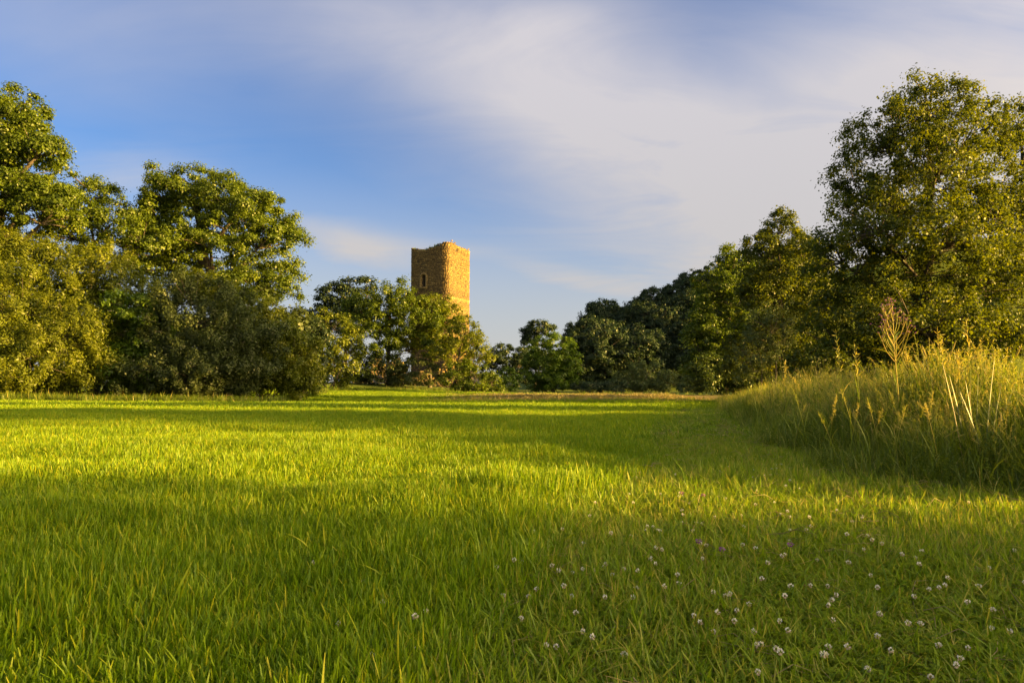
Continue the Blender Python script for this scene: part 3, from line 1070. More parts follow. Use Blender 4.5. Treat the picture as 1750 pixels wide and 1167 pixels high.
for q, (x, y) in enumerate(spots):
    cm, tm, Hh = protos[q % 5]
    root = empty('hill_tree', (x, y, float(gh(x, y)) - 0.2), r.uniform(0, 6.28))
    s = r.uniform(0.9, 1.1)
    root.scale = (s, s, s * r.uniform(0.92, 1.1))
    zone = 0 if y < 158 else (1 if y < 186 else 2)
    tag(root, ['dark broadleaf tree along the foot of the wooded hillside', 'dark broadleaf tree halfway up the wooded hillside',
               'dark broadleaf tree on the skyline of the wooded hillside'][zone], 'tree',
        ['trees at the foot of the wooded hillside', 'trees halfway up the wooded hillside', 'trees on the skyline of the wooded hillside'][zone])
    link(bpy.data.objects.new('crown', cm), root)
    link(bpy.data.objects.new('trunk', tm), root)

for q, (x, y, sc_, lab) in enumerate(SHADE_TREES):
    cm, tm, Hh = protos[q]
    root = empty('dark_tree', (x, y, float(gh(x, y)) - 0.2), r.uniform(0, 6.28))
    root.scale = (sc_, sc_, sc_)
    tag(root, lab, 'tree')
    link(bpy.data.objects.new('crown', cm), root)
    link(bpy.data.objects.new('trunk', tm), root)
# ------------------------------------------------------------------ grass
lib = []


def proto_coll(name, meshes):
    c = bpy.data.collections.new(name)
    for k, me in enumerate(meshes):
        o = bpy.data.objects.new('%s_%02d' % (name, k), me)
        c.objects.link(o)
    lib.append(c)
    return c


def blades(b, r, n, spread, hmin, hmax, wmin, wmax, lean, curl, tip=0.35, seg=3, tmin=0.2, tmax=0.8, base_fade=0.25):
    """n grass blades rooted within a small disc; tip = width kept at the end (mown ends are blunt)"""
    for _ in range(n):
        a = r.uniform(0, 2 * math.pi)
        rr = spread * math.sqrt(r.random())
        p = np.array([math.cos(a) * rr, math.sin(a) * rr, -0.01])
        h = r.uniform(hmin, hmax)
        wdt = r.uniform(wmin, wmax)
        da = r.uniform(0, 2 * math.pi)
        d = np.array([math.cos(da), math.sin(da), 0])
        ln = abs(r.normal(0, lean))
        cu = abs(r.normal(0, curl))
        sd_ = np.array([-d[1], d[0], 0])
        tw = r.normal(0, 0.5)
        sd_ = sd_ * math.cos(tw) + d * math.sin(tw)
        t = np.linspace(0, 1, seg + 1)
        th = ln + cu * t
        stp = h / seg
        pos = [p]
        for k in range(seg):
            tm_ = (th[k] + th[k + 1]) / 2
            pos.append(pos[-1] + (d * math.sin(tm_) + np.array([0, 0, 1]) * math.cos(tm_)) * stp)
        pos = np.array(pos)
        ww = wdt * np.interp(t, [0, 0.25, 0.7, 1], [0.75, 1.0, 0.85, tip])
        V = np.empty((2 * (seg + 1), 3))
        V[0::2] = pos - sd_ * ww[:, None] / 2
        V[1::2] = pos + sd_ * ww[:, None] / 2
        Q = [[2 * k, 2 * k + 1, 2 * k + 3, 2 * k + 2] for k in range(seg)]
        tint = r.uniform(tmin, tmax)
        if r.random() < 0.06:
            tint = r.uniform(0.85, 1.0)
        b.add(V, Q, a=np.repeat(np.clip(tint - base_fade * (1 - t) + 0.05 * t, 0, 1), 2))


def scatter(name, label, cat, pts, rot, scl, idx, coll, kind='stuff'):
    me = bpy.data.meshes.new(name)
    k = len(pts)
    me.vertices.add(k)
    me.vertices.foreach_set('co', np.asarray(pts, np.float32).ravel())
    for nm, typ, arr, key in (('rot', 'FLOAT_VECTOR', rot, 'vector'), ('scl', 'FLOAT_VECTOR', scl, 'vector'), ('idx', 'INT', idx, 'value')):
        a = me.attributes.new(nm, typ, 'POINT')
        a.data.foreach_set(key, np.asarray(arr, np.int32 if typ == 'INT' else np.float32).ravel())
    me.update()
    o = mesh_obj(name, me)
    g = bpy.data.node_groups.new(name, 'GeometryNodeTree')
    g.interface.new_socket('Geometry', in_out='INPUT', socket_type='NodeSocketGeometry')
    g.interface.new_socket('Geometry', in_out='OUTPUT', socket_type='NodeSocketGeometry')
    gi = g.nodes.new('NodeGroupInput')
    go = g.nodes.new('NodeGroupOutput')
    ci = g.nodes.new('GeometryNodeCollectionInfo')
    ci.inputs['Collection'].default_value = coll
    ci.inputs['Separate Children'].default_value = True
    ci.inputs['Reset Children'].default_value = True
    ip = g.nodes.new('GeometryNodeInstanceOnPoints')
    ip.inputs['Pick Instance'].default_value = True

    def na(nm, t):
        q = g.nodes.new('GeometryNodeInputNamedAttribute')
        q.data_type = t
        q.inputs[0].default_value = nm
        return q.outputs['Attribute']
    g.links.new(gi.outputs[0], ip.inputs['Points'])
    g.links.new(ci.outputs[0], ip.inputs['Instance'])
    g.links.new(na('idx', 'INT'), ip.inputs['Instance Index'])
    g.links.new(na('rot', 'FLOAT_VECTOR'), ip.inputs['Rotation'])
    g.links.new(na('scl', 'FLOAT_VECTOR'), ip.inputs['Scale'])
    g.links.new(ip.outputs[0], go.inputs[0])
    md = o.modifiers.new('scatter', 'NODES')
    md.node_group = g
    tag(o, label, cat, kind=kind)
    return o


r = np.random.default_rng(42)


def many(cnt, mat, *args, **kw):
    res = []
    for _ in range(cnt):
        b = Build()
        blades(b, r, *args, **kw)
        res.append(b.mesh('tuft', [mat]))
    return res


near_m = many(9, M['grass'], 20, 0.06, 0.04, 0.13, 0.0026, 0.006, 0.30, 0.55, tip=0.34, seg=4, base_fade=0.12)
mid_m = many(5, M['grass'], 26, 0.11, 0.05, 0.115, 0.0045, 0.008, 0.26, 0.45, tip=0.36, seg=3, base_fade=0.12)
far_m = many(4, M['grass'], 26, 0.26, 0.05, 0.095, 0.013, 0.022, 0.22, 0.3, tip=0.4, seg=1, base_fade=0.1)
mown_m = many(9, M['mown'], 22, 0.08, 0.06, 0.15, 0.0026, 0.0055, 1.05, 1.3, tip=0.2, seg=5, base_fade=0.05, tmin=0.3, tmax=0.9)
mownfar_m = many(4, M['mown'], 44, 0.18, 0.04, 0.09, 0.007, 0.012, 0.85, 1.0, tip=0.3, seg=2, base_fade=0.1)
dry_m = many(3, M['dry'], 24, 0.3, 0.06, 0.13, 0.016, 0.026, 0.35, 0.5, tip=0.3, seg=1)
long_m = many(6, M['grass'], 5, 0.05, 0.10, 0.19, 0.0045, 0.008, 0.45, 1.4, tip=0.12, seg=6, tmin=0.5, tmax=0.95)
# clover leaves: three rounded leaflets on a stalk
clov_m = []
for _ in range(3):
    b = Build()
    for q in range(7):
        a = r.uniform(0, 6.28)
        p = np.array([math.cos(a), math.sin(a), 0]) * 0.05 * math.sqrt(r.random())
        h = r.uniform(0.035, 0.075)
        c = p + np.array([r.normal(0, 0.012), r.normal(0, 0.012), h])
        b.tube([p, (p + c) / 2 + (0.004, 0, 0), c], [0.0009, 0.0008, 0.0007], 3, 0.6)
        tn = r.uniform(0.2, 0.9)
        tl = r.normal(0, 0.25, 2)
        for w3 in range(3):
            a0 = a + w3 * 2.094
            u = np.array([math.cos(a0), math.sin(a0), 0])
            u[2] = u[:2] @ tl
            s_ = np.array([-math.sin(a0), math.cos(a0), 0])
            L = r.uniform(0.009, 0.014)
            b.add([c, c + u * L * 0.6 + s_ * L * 0.5 + (0, 0, 0.002), c + u * L * 1.1 + s_ * L * 0.25, c + u * L * 1.1 - s_ * L * 0.25,
                   c + u * L * 0.6 - s_ * L * 0.5 + (0, 0, 0.002)], [[0, 1, 2, 3]], [[0, 3, 4]], a=tn)
    clov_m.append(b.mesh('clover', [M['clover_leaf']]))
straw_m = []                 # dry cut stems lying in the mown strip
for _ in range(5):
    b = Build()
    for q in range(3):
        a = r.uniform(0, 6.28)
        L = r.uniform(0.06, 0.15)
        d = np.array([math.cos(a), math.sin(a), 0])
        p = np.array([r.normal(0, 0.05), r.normal(0, 0.05), r.uniform(0.03, 0.06)])
        e = np.array([-d[1], d[0], 0]) * r.normal(0, 0.03)
        b.tube([p - d * L / 2, p + e + (0, 0, r.uniform(0, 0.03)), p + d * L / 2 + (0, 0, r.normal(0, 0.012))], [0.0014, 0.0013, 0.0008], 3, r.uniform(0.4, 0.9))
    straw_m.append(b.mesh('straw', [M['dry']]))
weed_m = []                  # broad-leaved rosettes: plantain and dock
for _ in range(4):
    b = Build()
    nl = r.integers(6, 10)
    for q in range(nl):
        a = 6.28 * q / nl + r.normal(0, 0.3)
        d = np.array([math.cos(a), math.sin(a), 0])
        sd_ = np.array([-d[1], d[0], 0])
        L = r.uniform(0.07, 0.13)
        el = r.uniform(0.4, 1.1)
        t = np.linspace(0, 1, 6)
        ang = el - 0.9 * t
        pos = np.cumsum(np.stack([d * math.cos(x_) + np.array([0, 0, math.sin(x_)]) for x_ in ang]) * L / 5, 0) + (0, 0, 0.01)
        wv = L * 0.36 * np.array([0.12, 0.35, 0.9, 1.0, 0.65, 0.06])
        V = np.concatenate([pos - sd_ * wv[:, None] / 2 + (0, 0, 0.004), pos - (0, 0, 0.002), pos + sd_ * wv[:, None] / 2 + (0, 0, 0.004)])
        b.add(V, [[k_, k_ + 6, k_ + 7, k_ + 1] for k_ in range(5)] + [[k_ + 6, k_ + 12, k_ + 13, k_ + 7] for k_ in range(5)], a=r.uniform(0.3, 0.9))
    weed_m.append(b.mesh('weed', [M['clover_leaf']]))
all_m = near_m + mid_m + far_m + mown_m + mownfar_m + dry_m + long_m + clov_m + straw_m + weed_m
NB = np.cumsum([0, len(near_m), len(mid_m), len(far_m), len(mown_m), len(mownfar_m), len(dry_m), len(long_m), len(clov_m), len(straw_m), len(weed_m)])
turf_coll = proto_coll('tuft', all_m)


def cheap_noise(x, y, s, seed):
    q = np.random.default_rng(seed)
    z = 0
    for k in range(6):
        a, f, ph = q.uniform(0, 6.28), s * q.uniform(0.6, 1.8), q.uniform(0, 6.28)
        z = z + np.sin((x * math.cos(a) + y * math.sin(a)) * f + ph)
    return z / 6 * 1.6


def strip_edge(y):
    """left limit of the mown clover strip"""
    return np.interp(y, [0, 1.6, 2.4, 4, 7, 12, 20, 30], [-0.75, -0.45, -0.2, 0.35, 1.15, 2.4, 4.4, 8])


PT, RT, SC, IX = [], [], [], []


def lay(n, y0, y1, kinds, spread_x, size=(0.8, 1.25)):
    """n tufts between distances y0 and y1"""
    y = np.sqrt(r.uniform(y0 ** 2, y1 ** 2, n)) if y0 >= 0 else r.uniform(y0, y1, n)
    half = 0.82 * np.abs(y) + spread_x
    x = r.uniform(-1, 1, n) * half
    e = bank_edge(y)
    ok = x < e + 0.35 * r.random(n)
    x, y = x[ok], y[ok]
    strip = sst(x - strip_edge(y) + 0.25 * cheap_noise(x, y, 1.5, 3), -0.25, 0.35) * (1 - sst(y, 22, 32))
    u = r.random(len(x))
    dry = sst(x, -8, 1) * np.clip(1.6 * np.exp(-((y - 50) / 8) ** 2), 0, 1)
    k = np.where(u < strip, 1, 0)
    k = np.where((k == 0) & (r.random(len(x)) < dry * 0.95), 2, k)
    lo = np.array([kinds[q][0] for q in range(3)])
    hi = np.array([kinds[q][1] for q in range(3)])
    ix = lo[k] + (r.random(len(x)) * (hi - lo)[k]).astype(int)
    rot = np.stack([r.normal(0, 0.17, len(x)) + 0.22 * cheap_noise(x, y, 3.0, 21), r.normal(0, 0.17, len(x)) + 0.22 * cheap_noise(x, y, 3.0, 22), r.uniform(0, 6.28, len(x))], -1)
    hgt = 1.0 + 0.30 * cheap_noise(x, y, 2.2, 5) + 0.18 * cheap_noise(x, y, 7.0, 6)
    s = r.uniform(*size, len(x))
    sc = np.stack([s, s, s * hgt * np.where(k == 1, np.where(y < 8, 0.58, 0.85), 1.0)], -1)
    PT.append(np.stack([x, y, gh(x, y)], -1))
    RT.append(rot)
    SC.append(sc)
    IX.append(ix)


A = [(NB[k], NB[k + 1]) for k in range(10)]
lay(9000, -2.5, 1.2, [A[0], A[3], A[5]], 2.5)
lay(48000, 1.2, 4.0, [A[0], A[3], A[5]], 0.8)
lay(80000, 4.0, 8.0, [A[0], A[3], A[5]], 1.2, (0.9, 1.4))
lay(90000, 8.0, 18.0, [A[1], A[4], A[5]], 2.0)
lay(80000, 18.0, 40.0, [A[2], A[4], A[5]], 4.0, (0.8, 1.2))
lay(45000, 40.0, 72.0, [A[2], A[2], A[5]], 6.0, (1.0, 1.5))
lay(1500, 1.2, 4.5, [A[6], A[8], A[6]], 0.6)
lay(200, 1.2, 12.0, [A[9], A[8], A[9]], 0.6)
# cut stems and clippings lying along the mown track
n_ = 520
y = 1.3 * (22.0 / 1.3) ** r.random(n_)
x = strip_edge(y) + 0.25 + r.random(n_) ** 0.8 * np.maximum(0.1, bank_edge(y) - strip_edge(y) - 0.2)
PT.append(np.stack([x, y, gh(x, y) + 0.012], -1))
RT.append(np.stack([np.zeros(n_), np.zeros(n_), r.uniform(0, 6.28, n_)], -1))
s = r.uniform(0.7, 1.3, n_) * np.where(y > 7, 1.2, 1.0)
SC.append(np.stack([s, s, s], -1))
IX.append(np.where((y > 6) & (r.random(n_) < 0.0), r.integers(NB[5], NB[6], n_), r.integers(NB[8], NB[9], n_)))
SC[-1][IX[-1] < NB[6]] *= (0.6, 0.6, 0.35)
WH = [(1490, 1145), (1460, 1105), (1540, 1067), (1640, 1030), (1577, 1065), (1702, 1075), (1720, 1072), (1630, 1132), (1655, 1120), (1590, 1152), (1420, 1105), (1410, 1115),
      (1290, 1150), (1293, 1105), (1325, 1107), (1222, 1082), (1246, 1062), (1360, 1075), (1180, 1060), (985, 1045), (980, 1018), (1078, 1018), (932, 967), (1000, 975), (1013, 972),
      (1035, 968), (1040, 965), (1077, 972), (1157, 978), (1157, 995), (1238, 1014), (1274, 1030), (1240, 1018), (1328, 965), (1352, 1000), (1393, 956), (1413, 1020), (1332, 1014),
      (1600, 998), (1613, 1000), (1690, 970), (1736, 938), (1745, 995), (1664, 860), (1476, 885), (1478, 882), (1392, 898), (1355, 874), (1342, 877), (1290, 935), (1268, 932),
      (1127, 936), (1140, 940), (1097, 898), (1165, 880), (1218, 882), (1043, 838), (1026, 858), (930, 860), (928, 874), (994, 848), (1070, 845), (885, 956), (852, 974), (895, 960),
      (866, 1014), (376, 915), (246, 962), (538, 965), (622, 992), (590, 975), (662, 1028), (725, 1052), (567, 1070), (712, 1105), (642, 1120), (730, 1040), (1500, 1000), (1560, 940),
      (1480, 915), (1450, 960), (1380, 1000), (1310, 985), (1205, 955), (1090, 1002), (1120, 900), (960, 905), (1000, 880), (1090, 860), (1130, 845), (1180, 860), (1240, 850),
      (1150, 810), (1090, 815), (1200, 820), (1270, 880), (1000, 925), (1046, 915), (910, 905), (1700, 1040), (1670, 1000), (1570, 1020), (1520, 1050), (1440, 1060), (1330, 1060)]
WHR = np.random.default_rng(71)
while len(WH) < 190:
    py_ = 790 + 330 * WHR.random() ** 1.1
    px_ = WHR.uniform(1230 - (py_ - 790) * 1.5, 1330 + (py_ - 790) * 1.6)
    if 780 < px_ < 1745:
        WH.append((px_, py_))
PK = [(1184, 924), (1230, 942), (1158, 842), (1199, 848), (1340, 930)]


def on_ground(px, py, h):
    d = ray(px, py)
    p = CAM + d * ((h - CAM.z) / d.z)
    for _ in range(4):
        g = float(gh(p.x, p.y)) + h
        p = CAM + d * ((g - CAM.z) / d.z)
    return p.x, p.y


# clover leaves among the mown strip
n_ = 1500
y = np.sqrt(r.uniform(1.2, 64, n_))
x = r.uniform(-0.2, 0.8, n_) * y
ok = (x > strip_edge(y) - 0.3) & (x < bank_edge(y))
x, y = x[ok], y[ok]
fx, fy = np.array([on_ground(px, py, 0.09) for px, py in WH + PK]).T
nf = 5
x = np.concatenate([x, np.repeat(fx, nf) + r.normal(0, 0.08, len(fx) * nf)])
y = np.concatenate([y, np.repeat(fy, nf) + r.normal(0, 0.09, len(fy) * nf)])
PT.append(np.stack([x, y, gh(x, y)], -1))
RT.append(np.stack([np.zeros(len(x)), np.zeros(len(x)), r.uniform(0, 6.28, len(x))], -1))
s = r.uniform(0.65, 1.1, len(x))
SC.append(np.stack([s, s, s], -1))
IX.append(r.integers(NB[7], NB[8], len(x)))
scatter('meadow_grass', 'short green meadow grass with clover along the mown strip', 'grass', np.concatenate(PT), np.concatenate(RT), np.concatenate(SC),
        np.concatenate(IX), turf_coll)

# ---- tall grass bank
r = np.random.default_rng(43)


def panicle(b, r, h, lean, nodding=0.5, dense=14, a=0.85, rad=0.0013, head=0.16):
    """one flowering grass stalk with a seed head of small spikelets"""
    da = r.uniform(0, 6.28)
    d = np.array([math.cos(da), math.sin(da), 0])
    t = np.linspace(0, 1, 7)
    th = lean + nodding * t ** 3
    p = np.array([r.normal(0, 0.03), r.normal(0, 0.03), -0.02])
    pos = [p]
    for k in range(6):
        pos.append(pos[-1] + (d * math.sin(th[k]) + np.array([0, 0, math.cos(th[k])])) * h / 6)
    pos = np.array(pos)
    b.tube(pos, np.linspace(rad, rad * 0.4, 7), 3, a=np.repeat(np.linspace(0.45, a, 7), 3))
    for k in range(dense):
        f = 1 - head / h * r.random()
        c = np.array([np.interp(f, t, pos[:, i_]) for i_ in range(3)])
        u = r.normal(0, 1, 3) * 0.012 + (d * 0.3 + np.array([0, 0, 0.6])) * 0.016
        s_ = np.cross(u, r.normal(0, 1, 3))
        s_ = s_ / (np.linalg.norm(s_) + 1e-9) * 0.0028
        tip_ = c + u * 1.6
        md_ = c + u * 0.8
        b.add([c, md_ + s_, tip_, md_ - s_], [[0, 1, 2, 3]], a=np.clip(r.normal(a, 0.08), 0, 1))
    return pos[-1]


tall_meshes = []
for k in range(6):           # 0-5 leafy tall tufts
    b = Build()
    blades(b, r, 13, 0.10, 0.4, 1.0, 0.007, 0.014, 0.22, 1.1, tip=0.06, seg=6, tmin=0.15, tmax=0.7, base_fade=0.2)
    tall_meshes.append(b.mesh('tall', [M['tall']]))


def foxtail(b, r, h, lean, nodding, head, a):
    """stalk with a dense narrow head"""
    da = r.uniform(0, 6.28)
    d = np.array([math.cos(da), math.sin(da), 0])
    t = np.linspace(0, 1, 8)
    pos = [np.array([r.normal(0, 0.03), r.normal(0, 0.03), -0.02])]
    for k in range(7):
        th = lean + nodding * t[k] ** 2.5
        pos.append(pos[-1] + (d * math.sin(th) + np.array([0, 0, math.cos(th)])) * h / 7)
    pos = np.array(pos)
    b.tube(pos, np.linspace(0.0026, 0.0013, 8), 3, a=np.repeat(np.linspace(0.6, 0.9, 8), 3))
    f = np.linspace(1 - head / h, 1.0, 6)
    hp = np.stack([np.interp(f, t, pos[:, q]) for q in range(3)], -1)
    b.tube(hp, np.array([0.003, 0.007, 0.008, 0.007, 0.005, 0.0015]), 4, a=np.repeat(np.clip(r.normal(a, 0.06, 6), 0, 1), 4))


for k in range(5):           # 6-10 flowering stalks
    b = Build()
    for _ in range(3):
        panicle(b, r, r.uniform(0.75, 1.1), r.uniform(0.02, 0.25), r.uniform(0.2, 1.3), 26, r.uniform(0.75, 0.98), 0.0024, 0.22)
    for _ in range(2):
        foxtail(b, r, r.uniform(0.6, 0.95), r.uniform(0.05, 0.3), r.uniform(0.2, 1.5), r.uniform(0.08, 0.14), r.uniform(0.8, 1.0))
    blades(b, r, 7, 0.05, 0.3, 0.7, 0.005, 0.009, 0.2, 0.9, tip=0.08, seg=5)
    tall_meshes.append(b.mesh('tall', [M['tall']]))
for k in range(4):           # 11-14 low arching blades at the foot
    b = Build()
    blades(b, r, 16, 0.10, 0.25, 0.65, 0.008, 0.015, 0.5, 1.7, tip=0.06, seg=6, tmin=0.15, tmax=0.6, base_fade=0.15)
    tall_meshes.append(b.mesh('tall', [M['tall']]))
for k in range(3):           # 15-17 wide far tufts
    b = Build()
    blades(b, r, 26, 0.28, 0.5, 1.0, 0.012, 0.02, 0.14, 0.5, tip=0.1, seg=3, tmin=0.4, tmax=1.0, base_fade=0.2)
    tall_meshes.append(b.mesh('tall', [M['tall']]))
for k in range(3):           # 18-20 green far tufts
    b = Build()
    blades(b, r, 30, 0.3, 0.3, 0.9, 0.014, 0.024, 0.25, 0.7, tip=0.1, seg=3, tmin=0.05, tmax=0.45, base_fade=0.15)
    tall_meshes.append(b.mesh('tall', [M['tall']]))
for k in range(3):           # 21-23 leafy weeds: upright stems with paired pointed leaves
    b = Build()
    for q in range(3):
        base_ = np.append(r.normal(0, 0.07, 2), -0.02)
        hgt_ = r.uniform(0.4, 0.75)
        tp_ = base_ + np.append(r.normal(0, 0.10, 2), hgt_)
        b.tube(bent(base_, tp_, r, 5, 0.05), [0.004, 0.0035, 0.003, 0.0025, 0.002], 4, 0.3)
        for lv in np.linspace(0.15, 1.0, 11):
            c_ = base_ + (tp_ - base_) * lv
            a_ = r.uniform(0, 3.14)
            for sg in (0, math.pi):
                d_ = np.array([math.cos(a_ + sg), math.sin(a_ + sg), r.uniform(-0.3, 0.35)])
                s_ = np.array([-math.sin(a_ + sg), math.cos(a_ + sg), 0])
                L_ = r.uniform(0.06, 0.12) * (1.15 - 0.5 * lv)
                mid_ = c_ + d_ * L_ * 0.45 + (0, 0, 0.008)
                b.add([c_, mid_ + s_ * L_ * 0.24, c_ + d_ * L_ - (0, 0, 0.012), mid_ - s_ * L_ * 0.24], [[0, 1, 2, 3]], a=r.uniform(0.05, 0.4))
    tall_meshes.append(b.mesh('tall', [M['tall']]))
tall_coll = proto_coll('tall', tall_meshes)
PT, RT, SC, IX = [], [], [], []


def lay_tall(n, y0, y1, depth, choose, size):
    y = r.uniform(y0, y1, n)
    u = r.random(n)
    x = bank_edge(y) + 0.10 + u * depth + 0.18 * cheap_noise(y, y * 0.3, 2.0, 9)
    ins = np.clip((x - bank_edge(y)) / 1.9, 0, 1)
    ix = np.array([choose(q, r) for q in ins])
    s = r.uniform(*size, n) * (0.45 + 0.55 * ins) * (1 - 0.62 * sst(x - bank_edge(y), 1.9, 3.6)) * (1.0 + 0.30 * cheap_noise(x, y, 1.6, 12)) * (1 + 0.08 * np.exp(-((x / np.maximum(y, 1) - 0.56) / 0.10) ** 2))
    PT.append(np.stack([x, y, gh(x, y)], -1))
    RT.append(np.stack([r.normal(0, 0.10, n), r.normal(-0.05, 0.10, n), r.uniform(0, 6.28, n)], -1))
    SC.append(np.stack([s, s, s], -1))
    IX.append(ix)


def ch_near(q, r):
    v = r.random()
    if q < 0.35:
        return r.integers(11, 15) if v < 0.55 else (r.integers(21, 24) if v < 0.72 else r.integers(0, 6))
    return r.integers(0, 6) if v < 0.58 else (r.integers(6, 11) if v < 0.86 else r.integers(21, 24) if v < 0.93 else r.integers(11, 15))


def ch_far(q, r):
    v = r.random()
    return r.integers(15, 18) if v < 0.6 else (r.integers(6, 11) if v < 0.8 else r.integers(0, 6))


lay_tall(900, 2.6, 4.2, 5.0, ch_near, (0.7, 0.95))
lay_tall(6200, 4.0, 9.0, 6.0, ch_near, (0.54, 0.80))
lay_tall(5000, 9.0, 18.0, 8.0, ch_near, (0.66, 0.94))
lay_tall(3600, 18.0, 38.0, 12.0, ch_far, (0.7, 0.95))
scatter('tall_grass', 'unmown tall grass bank with seed heads under the alders', 'grass', np.concatenate(PT), np.concatenate(RT), np.concatenate(SC),
        np.concatenate(IX), tall_coll)

# rough fringe of longer grass at the feet of the thickets
PT, RT, SC, IX = [], [], [], []
r = np.random.default_rng(44)
for (pa, Da, pb, Db, n_) in [(-150, 33.2, 200, 33.8, 700), (200, 34, 480, 35.5, 600), (480, 37, 560, 60, 360), (540, 62, 760, 74, 420), (740, 74, 870, 84, 260), (985, 88, 1210, 70, 160)]:
    t = r.random(n_)
    Dq = Da + (Db - Da) * t + r.normal(0, 0.7, n_)
    pxq = pa + (pb - pa) * t
    x = (pxq - 875) / F * Dq
    PT.append(np.stack([x, Dq, gh(x, Dq)], -1))
    RT.append(np.stack([r.normal(0, 0.1, n_), r.normal(0, 0.1, n_), r.uniform(0, 6.28, n_)], -1))
    s = r.uniform(0.25, 0.75, n_)
    SC.append(np.stack([s, s, s], -1))
    IX.append(np.where(r.random(n_) < 0.0, r.integers(15, 18, n_), np.where(r.random(n_) < 0.5, r.integers(21, 24, n_), r.integers(18, 21, n_))))
scatter('fringe_grass', 'uncut grass fringe along the foot of the thickets', 'grass', np.concatenate(PT), np.concatenate(RT), np.concatenate(SC),
        np.concatenate(IX), tall_coll)

# ------------------------------------------------------------------ clover flowers
r = np.random.default_rng(45)


def flower_mesh(mat, h, seed):
    q = np.random.default_rng(seed)
    b = Build()
    tilt = q.normal(0, 0.16, 2)
    top = np.array([tilt[0] * h, tilt[1] * h, h])
    b.tube([(0, 0, -0.01), top * 0.5 + (0.003, 0, 0), top], [0.0011, 0.001, 0.0009], 4, 0.6, m=1)
    for k in range(34):
        u = unit_rand(q, 1)[0]
        u[2] = u[2] * 0.8 + 0.15
        c = top + np.array([0, 0, 0.004]) + u * 0.0045
        tip_ = top + np.array([0, 0, 0.004]) + u * q.uniform(0.009, 0.0115)
        if u[2] < -0.2:
            tip_ = tip_ - np.array([0, 0, 0.003])
        s_ = np.cross(u, q.normal(0, 1, 3))
        s_ /= np.linalg.norm(s_)
        md_ = c * 0.4 + tip_ * 0.6
        b.add([c, md_ + s_ * 0.0022, tip_, md_ - s_ * 0.0022], [[0, 1, 2, 3]], a=(0.0 if u[2] < -0.1 else q.uniform(0.4, 1.0)))
    return b.mesh('clover_flower', [mat, M['clover_leaf']])


fm = [flower_mesh(M['petal_white'], h, 60 + k) for k, h in enumerate([0.07, 0.085, 0.10, 0.09, 0.075])]
fr_ = [flower_mesh(M['petal_pink'], h, 80 + k) for k, h in enumerate([0.10, 0.12])]
for k, (px, py) in enumerate(WH):
    h = [0.07, 0.085, 0.10, 0.09, 0.075][k % 5]
    h *= 0.82
    x, y = on_ground(px, py, h + 0.008)
    o = bpy.data.objects.new('clover_flower', fm[k % 5])
    link(o)
    s = r.uniform(0.65, 1.0)
    o.location = (x, y, float(gh(x, y)))
    o.scale = (s, s, 0.82 * (1.0 + r.uniform(0.0, 0.12)))
    o.rotation_euler = (0, 0, r.uniform(0, 6.28))
    tag(o, 'small white clover flower head on a thin stalk in the grass', 'flower', 'white clover flowers in the mown grass')
for k, (px, py) in enumerate(PK):
    h = [0.10, 0.12][k % 2]
    x, y = on_ground(px, py, h + 0.008)
    o = bpy.data.objects.new('red_clover_flower', fr_[k % 2])
    link(o)
    o.location = (x, y, float(gh(x, y)))
    o.scale = (1.35, 1.35, 1.05)
    tag(o, 'purple red clover flower head among the white clover', 'flower', 'purple clover flowers in the mown grass')

# ------------------------------------------------------------------ tall single plants on the bank
r = np.random.default_rng(46)


def seed_stalk(px, py_top, D, lean_px, label, dense=60, head=0.3, nod=0.3, thick=0.0022, size=1.0):
    top = at(px + lean_px, py_top, D)
    bx = (px - 875) / F * D
    base = np.array([bx, D, float(gh(bx, D))])
    root = empty('grass_stalk', tuple(base))
    tag(root, label, 'grass stalk', 'tall seeding grass stalks above the bank')
    tip_ = np.array(top) - base
    t = np.linspace(0, 1, 9)[:, None]
    path = tip_ * np.concatenate([t ** 1.7, t ** 1.7, t], 1)
    b = Build()
    b.tube(path, np.linspace(thick, thick * 0.4, 9), 4, a=np.repeat(np.linspace(0.5, 0.9, 9), 4))
    lp = path[3]
    b.obj('stem', M['tall'], root)
    h = tip_[2]
    b = Build()
    for k in range(dense):
        f = 1 - head * r.random() ** 0.8
        c = np.array([np.interp(f, t[:, 0], path[:, q]) for q in range(3)])
        u = (r.normal(0, 1, 3) * 0.012 + np.array([0, 0, 0.012])) * size
        s_ = np.cross(u, r.normal(0, 1, 3))
        s_ = s_ / (np.linalg.norm(s_) + 1e-9) * 0.003 * size
        b.add([c, c + u * 0.9 + s_, c + u * 1.9, c + u * 0.9 - s_], [[0, 1, 2, 3]], a=np.clip(r.normal(0.88, 0.08), 0, 1))
    b.obj('seed_head', M['tall'], root)
    for k in range(2):
        b = Build()
        f = 0.25 + 0.2 * k
        blades(b, r, 1, 0.001, 0.25, 0.38, 0.005, 0.008, 0.5, 1.0, tip=0.05, seg=6, tmin=0.5, tmax=0.8)
        o = b.obj('leaf', M['tall'], root)
        o.location = tuple(np.array([np.interp(f, t[:, 0], path[:, q]) for q in range(3)]))


